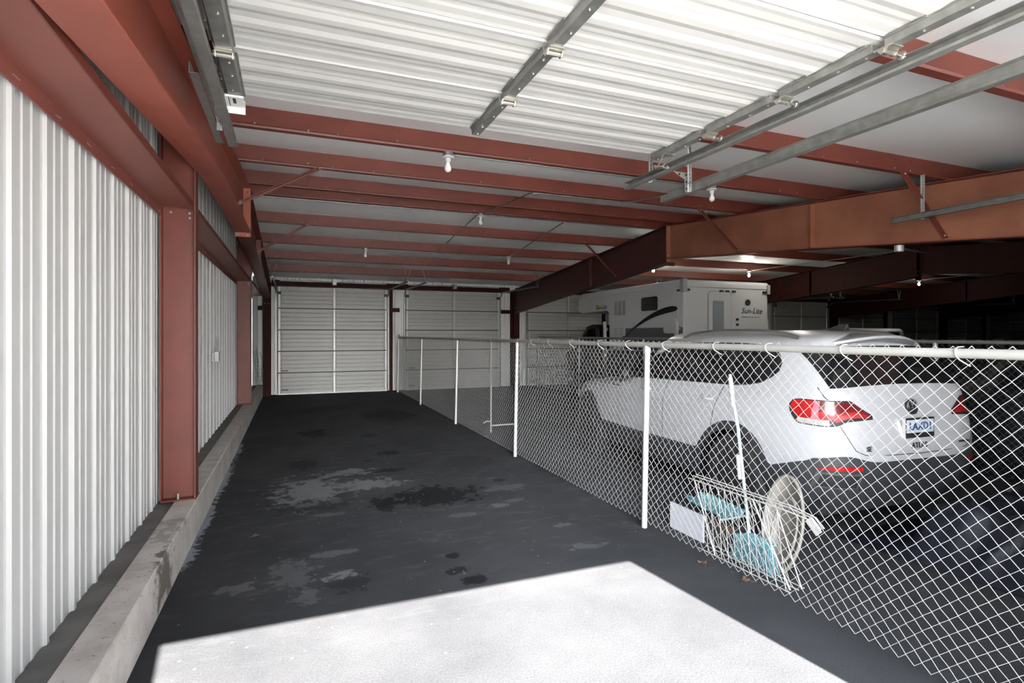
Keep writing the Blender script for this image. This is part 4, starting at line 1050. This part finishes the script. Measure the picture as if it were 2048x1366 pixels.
# generic pickup body used for the carrier truck and the distant pickup
def pickup(loc, rz, label, paint, ln=5.4, cab0=.9, cab1=2.9, top=1.95, bed=True, group=None):
    t = thing('pickup_truck', label, 'truck', loc, rz, group)
    pr = [(-1.25, .55), (-1.25, 1.28), (cab0 - .05, 1.28), (cab0 + .02, 1.30), (cab0 + .12, top - .12), (cab0 + .25, top - .02), (cab1 - .95, top), (cab1 - .62, top - .06), (cab1 + .05, 1.34), (3.95, 1.20), (4.15, 1.10), (4.2, .55)]
    # arches cut into the lower edge
    low = []
    for wy in (3.25, 0):
        for k in range(9): a = PI * k / 8; low.append((wy + .46 * math.cos(a), .55 + .40 * math.sin(a)))
    m = MB(); m.prism(pr + low, 0, -.97, .97); m.build('body', paint, t, local=True, bevel=.04)
    for sx in (-.974, .974):
        m = MB(); m.prism([(cab0 + .20, 1.40), (cab0 + .26, top - .14), (cab1 - .95, top - .12), (cab1 - .72, top - .16), (cab1 - .16, 1.40)], 0, *sorted((sx, sx * .99)))
        m.build('side_window', GLASS, t, local=True)
    MB().add([(-.80, cab0 + .005, 1.38), (.80, cab0 + .005, 1.38), (.76, cab0 + .108, top - .14), (-.76, cab0 + .108, top - .14)], [(0, 1, 2, 3)]).build('rear_window', GLASS, t, local=True, solid=.012)
    MB().add([(-.84, cab1 + .02, 1.40), (.84, cab1 + .02, 1.40), (.78, cab1 - .58, top - .10), (-.78, cab1 - .58, top - .10)], [(0, 1, 2, 3)]).build('windshield', GLASS, t, local=True, solid=.012)
    MB().box(-.98, .98, -1.42, -1.26, .55, .75).build('rear_bumper', SILVER, t, local=True, bevel=.02)
    for sx in (-1, 1):
        MB().box(*sorted((sx * .80, sx * .96)), -1.275, -1.245, .95, 1.24).build('tail_light', REDL2, t, local=True)
        wheel(t, sx * .84, 0, sx); wheel(t, sx * .84, 3.25, sx)
    return t
pickup((9.18, 11.75, 0), 0, 'black pickup truck under the white camper', TRUCKD, cab0=2.0, cab1=3.4, top=2.0)
PW2 = mat('pale_grey_paint', (0.3066, 0.3139, 0.2993), .4, coat=.3)
pickup((17.4, 11.4, 0), R(-12), 'pale pickup truck parked far off in the dark beyond the second fence', PW2, top=1.92, cab0=.6, cab1=2.6)

# ------------------------------------------------------------------ tarps in the dark
def heap(name, label, cat, x0, x1, y0, y1, h, mm, seed, edge=.25, nx=60, ny=60, wr=.07, sh=.5):
    m = MB()
    def fn(u, v):
        x = lerp(x0, x1, u); y = lerp(y0, y1, v)
        e = min(u, 1 - u) * (x1 - x0) / edge; e2 = min(v, 1 - v) * (y1 - y0) / edge
        k = min(1, max(0, e)) ** sh * min(1, max(0, e2)) ** sh
        nz = noise.noise((x * 1.3 + seed, y * 1.3, seed)); n2 = abs(noise.noise((x * 3.2 + seed, y * 4.6, 5))); n3 = abs(noise.noise((x * 9 + y * 5, y * 8 - x * 3, seed)))
        z = k * (h * (.72 + .5 * nz) + wr * (1 - 2 * n2) + wr * .35 * (1 - 2 * n3))
        wob = .10 * noise.noise((x * 1.1, y * 1.1, seed + 3)); return (x + wob, y + wob * .7, max(.006, z) if 0 < u < 1 and 0 < v < 1 else .006)
    m.grid(fn, nx, ny); o = m.build(name, mm, smooth=70); return tag(o, label, cat)
m = MB(); hy = [(.75, .0), (1.1, .20), (1.7, .30), (2.45, .46), (2.72, .36), (2.86, .15), (3.3, .03)]
def fn(u, v):
    x = lerp(4.34, 6.9, u); y = lerp(.75, 3.3, v); ex = min(1, min(u, 1 - u) * 2.56 / .30) ** .6
    n1 = noise.noise((x * 1.5, y * 1.7, 3)); n2 = abs(noise.noise((x * 3.4 + y * 1.2, y * 4.4, 5))); n3 = abs(noise.noise((x * 9 + y * 5, y * 8 - x * 3, 2))); n4 = abs(noise.noise((x * 22, y * 17 + x * 6, 8)))
    h = interp(hy, y); w_ = min(1, h / .2)
    z = ex * (h * (.86 + .35 * n1) + w_ * (.07 * (.5 - n2 * 1.6) + .035 * (.5 - n3 * 1.6) + .012 * (.5 - n4)))
    if y > 2.80: z = min(z, .20)
    return (x + .10 * noise.noise((x, y, 6)) - .10 * max(0, y - 2.6), y + .05 * noise.noise((x * 1.3, y, 9)), max(.006, z) if 0 < u < 1 and 0 < v < 1 else .006)
m.grid(fn, 110, 110); tag(m.build('black_tarp', TARP, smooth=70), 'crumpled black plastic tarp heaped on the floor behind the white car', 'tarp')
heap('covered_load', 'dark tarp-covered load standing beyond the second fence at right', 'tarp', 7.9, 9.9, 1.6, 8.2, 1.35, TARPB, 11, .35, 60, 90, .08, .35)

# ------------------------------------------------------------------ odds and ends leaning by the fence
t = thing('broom', 'angled push broom with pale handle and teal bristles behind the fence', 'broom', (3.14, 3.10, 0))
MB().tube([(3.135, 3.12, .20), (3.10, 3.20, 1.0), (3.085, 3.235, 1.20)], .0125, 10).build('handle', PALEB, t, smooth=60)
MB().tube([(3.085, 3.235, 1.16), (3.082, 3.243, 1.26), (3.078, 3.252, 1.36), (3.076, 3.256, 1.40)], [.014, .019, .017, .010], 10).build('grip', WWIRE, t, smooth=60)
MB().tube([(3.105, 3.185, .62), (3.100, 3.20, .80)], .0165, 10).build('sleeve', WWIRE, t, smooth=60)
m = MB(); m.prism([(2.90, .215), (2.93, .175), (3.26, .155), (3.28, .18), (3.18, .215), (3.10, .24)], 0, 3.115, 3.165); m.build('head', TEAL, t, bevel=.008)
m = MB()
for i in range(420):
    u, v = random.random(), random.random(); y = lerp(2.935, 3.255, u); x = lerp(3.120, 3.160, v)
    fl = (u - .5) * .10
    m.tube([(x, y, .178), (x + (v - .5) * .03, y + fl * .5, .08), (x + (v - .5) * .06, y + fl + random.uniform(-.008, .008), .004)], .0019, 3)
q = m.build('bristles', BRIST, t); q['kind'] = 'stuff'

t = thing('drying_rack', 'white wire rack standing on its side against the fence around the broom', 'rack', (3.05, 3.1, 0))
def rod(a, b, name='wire', r_=.0035):
    return MB().tube([a, b], r_, 6).build(name, WWIRE, t, smooth=60)
for dx in (0, .045, .075):
    MB().tube([(2.99 + dx, 3.62, .535 + dx * .3), (3.02 + dx, 2.72, .540 + dx * .2), (3.04 + dx, 2.55, .525), (3.05 + dx, 2.50, .47)], .0052, 8).build('top_bar', WWIRE, t, smooth=60)
    MB().tube([(2.99 + dx * 1.6, 3.50, .012 + dx * .15), (3.02 + dx * 1.6, 2.66, .012 + dx * .15)], .0045, 8).build('bottom_bar', WWIRE, t, smooth=60)
for k in range(22):
    y = lerp(3.52, 2.80, k / 21) + random.uniform(-.02, .02)
    rod((2.995 + .04 * (k % 2), y, .535), (3.0 + .09 * ((k + 1) % 2), lerp(3.44, 2.68, k / 21), .014), r_=.0025)
rod((3.03, 2.99, .53), (3.05, 2.69, .013), 'leg', .0065); rod((2.99, 3.55, .53), (3.0, 3.33, .013), 'leg', .0055); rod((3.10, 2.86, .53), (3.12, 2.66, .02), 'leg', .0045)
MB().bar((3.04, 2.545, .528), (3.05, 2.475, .455), .05, .012, up=(1, 0, 0)).build('end_cap', WWIRE, t)

t = thing('laundry_tub', 'beige rounded plastic tub standing on edge behind the wire rack', 'tub', (3.35, 2.95, 0))
def oval(cx_, cy_, cz_, ry_, rz_, n=40): return [(cx_ + .10 * (math.sin(2 * PI * k / n)) * .6, cy_ + ry_ * math.cos(2 * PI * k / n), cz_ + rz_ * math.sin(2 * PI * k / n)) for k in range(n)]
O1, O2, O3 = oval(3.27, 2.95, .345, .165, .33), oval(3.34, 2.97, .335, .13, .28), oval(3.38, 2.98, .33, .09, .22)
m = MB(); vs = O1 + O2 + O3; n = 40; fs = []
for r_ in range(2):
    for k in range(n): fs.append((r_ * n + k, r_ * n + (k + 1) % n, (r_ + 1) * n + (k + 1) % n, (r_ + 1) * n + k))
fs.append(tuple(range(2 * n, 3 * n))); m.add(vs, fs); m.build('tub_shell', BEIGE, t, smooth=50, solid=.006)
MB().tube(O1, .013, 8, closed=True).build('rim', BEIGE, t, smooth=60)
MB().tube(oval(3.262, 2.93, .30, .10, .22), .010, 8, closed=True).build('inner_loop', BEIGE, t, smooth=60)

t = thing('card_box', 'low box with a white card front leaning by the fence foot', 'box', (3.2, 3.8, 0))
MB().box(3.10, 3.12, 3.58, 4.0, .0, .225).build('card_front', PAPER, t, bevel=.004)
MB().box(3.12, 3.42, 3.60, 3.98, .0, .20).build('box_body', BOXD, t, bevel=.005)
t = thing('dark_crate', 'dark open crate between the white card box and the wire rack', 'crate', (3.30, 3.4, 0))
m = MB(); m.box(3.15, 3.47, 3.27, 3.565, 0, .012)
for a in ((3.15, 3.162, 3.27, 3.565), (3.458, 3.47, 3.27, 3.565), (3.162, 3.458, 3.27, 3.282), (3.162, 3.458, 3.553, 3.565)): m.box(*a, .012, .225)
m.build('crate_body', BOXD, t, bevel=.003)
MB().box(3.145, 3.1495, 3.30, 3.54, .17, .20).build('crate_rim', BROWN, t)
t = thing('dustpan', 'teal plastic dustpan lying on top of the dark crate and card box', 'dustpan', (3.27, 3.65, .23))
m = MB()
def fn(u, v):
    x = lerp(3.12, 3.40, v); y = lerp(3.42, 3.90, u); z = .232 + .05 * (abs(2 * v - 1) ** 3) + .03 * u * u + .02 * (1 - u) * 0
    if u > .8: x = lerp(3.26, x, 1 - (u - .8) * 1.6)
    return (x, y, z)
m.grid(fn, 14, 12).build('pan', TEAL, t, smooth=50, solid=.005)
m = MB(); m.tube([(3.26, 3.88, .262), (3.26, 3.92, .268), (3.26, 3.95, .268)], [.016, .013, .010], 8).build('handle', TEAL, t, smooth=60)
m = MB(); m.box(3.13, 3.39, 3.412, 3.424, .232, .246).build('lip', PALEB, t)

def leaf(loc, rz, s, label):
    m = MB(); n = 10; pts = []
    for k in range(n):
        a = 2 * PI * k / n; r_ = s * (1 if k % 2 == 0 else .62) * (1.25 if k == 0 else 1); pts.append((loc[0] + r_ * math.cos(a + rz), loc[1] + r_ * .7 * math.sin(a + rz), .004 + .014 * (k % 3) * .6))
    c = (loc[0], loc[1], .006); m.add(pts + [c], [(k, (k + 1) % n, n) for k in range(n)])
    m.tube([c, (loc[0] - s * 1.5 * math.cos(rz), loc[1] - s * 1.5 * math.sin(rz), .004)], .0015, 4)
    o = m.build('fallen_leaf', LEAFM); return tag(o, label, 'leaf', 'dry leaves on the asphalt')
leaf((-.29, 5.1), .4, .032, 'small tan dry leaf on the asphalt near the kerb')
leaf((2.83, 3.27), 1.2, .045, 'brown dry leaf under the fence below the wire rack, further of two')
leaf((2.90, 2.93), 2.4, .050, 'brown dry leaf under the fence below the wire rack, nearer of two')

# ------------------------------------------------------------------ light
for n_ in SC.objects:
    pass
sun = bpy.data.lights.new('sun', 'SUN'); sun.energy = 48; sun.angle = R(.53); sun.color = (1, .975, .94)
so = bpy.data.objects.new('sun', sun); C.objects.link(so)
so.rotation_euler = Vector((-.105, 1, -.927)).to_track_quat('-Z', 'Y').to_euler()
so.location = (0, -10, 12)
for x, y in ((8.75, 12.0), (12.0, 12.0), (10.3, 9.0)): lamp(x, y, 17)
for x, y in ((16.2, 12.0), (19.35, 12.0)): lamp(x, y, 6)

w = bpy.data.worlds.new('sky'); SC.world = w; w.use_nodes = True; nt = w.node_tree; L = nt.links
bg = nt.nodes['Background']
tc = N(nt, 'ShaderNodeTexCoord'); sx = N(nt, 'ShaderNodeSeparateXYZ'); L.new(tc.outputs['Generated'], sx.inputs['Vector'])
rp = N(nt, 'ShaderNodeValToRGB'); L.new(sx.outputs['Z'], rp.inputs['Fac'])
rp.color_ramp.elements[0].position = 0; rp.color_ramp.elements[0].color = (1.0, .97, .93, 1)
rp.color_ramp.elements[1].position = .75; rp.color_ramp.elements[1].color = (.30, .42, .62, 1)
e = rp.color_ramp.elements.new(.22); e.color = (.86, .90, .95, 1)
# glow lobes added low in the sky behind the viewer to light the interior
dt = N(nt, 'ShaderNodeVectorMath', operation='DOT_PRODUCT'); dt.inputs[1].default_value = Vector((-.55, -.85, .10)).normalized(); L.new(tc.outputs['Generated'], dt.inputs[0])
pw_ = N(nt, 'ShaderNodeMath', operation='POWER'); pw_.inputs[1].default_value = 8; pw_.use_clamp = True; L.new(dt.outputs['Value'], pw_.inputs[0])
ma = N(nt, 'ShaderNodeMath', operation='MULTIPLY_ADD'); ma.inputs[1].default_value = 20; ma.inputs[2].default_value = 2.6; L.new(pw_.outputs[0], ma.inputs[0])
dt2 = N(nt, 'ShaderNodeVectorMath', operation='DOT_PRODUCT'); dt2.inputs[1].default_value = Vector((-.12, -1, .22)).normalized(); L.new(tc.outputs['Generated'], dt2.inputs[0])
pw2 = N(nt, 'ShaderNodeMath', operation='POWER'); pw2.inputs[1].default_value = 26; pw2.use_clamp = True; L.new(dt2.outputs['Value'], pw2.inputs[0])
mb = N(nt, 'ShaderNodeMath', operation='MULTIPLY_ADD'); mb.inputs[1].default_value = 36; L.new(pw2.outputs[0], mb.inputs[0]); L.new(ma.outputs[0], mb.inputs[2])
L.new(rp.outputs['Color'], bg.inputs['Color']); L.new(mb.outputs[0], bg.inputs['Strength'])

# ------------------------------------------------------------------ camera and view
cd = bpy.data.cameras.new('camera'); co = bpy.data.objects.new('camera', cd); C.objects.link(co)
cd.sensor_width = 36; cd.lens = 36 * 1100 / 2048; cd.shift_y = -14 / 2048; cd.clip_start = .02; cd.clip_end = 300
co.location = (0, 0, H); co.rotation_euler = (PI / 2, 0, -math.atan(439 / 1100)); SC.camera = co
SC.view_settings.view_transform = 'Standard'; SC.view_settings.look = 'None'; SC.view_settings.gamma = 1; SC.view_settings.exposure = 1.22
SC.view_settings.use_curve_mapping = False
SC.cycles.max_bounces = 10; SC.cycles.diffuse_bounces = 6; SC.cycles.sample_clamp_indirect = 12
SC.cycles.use_denoising = True
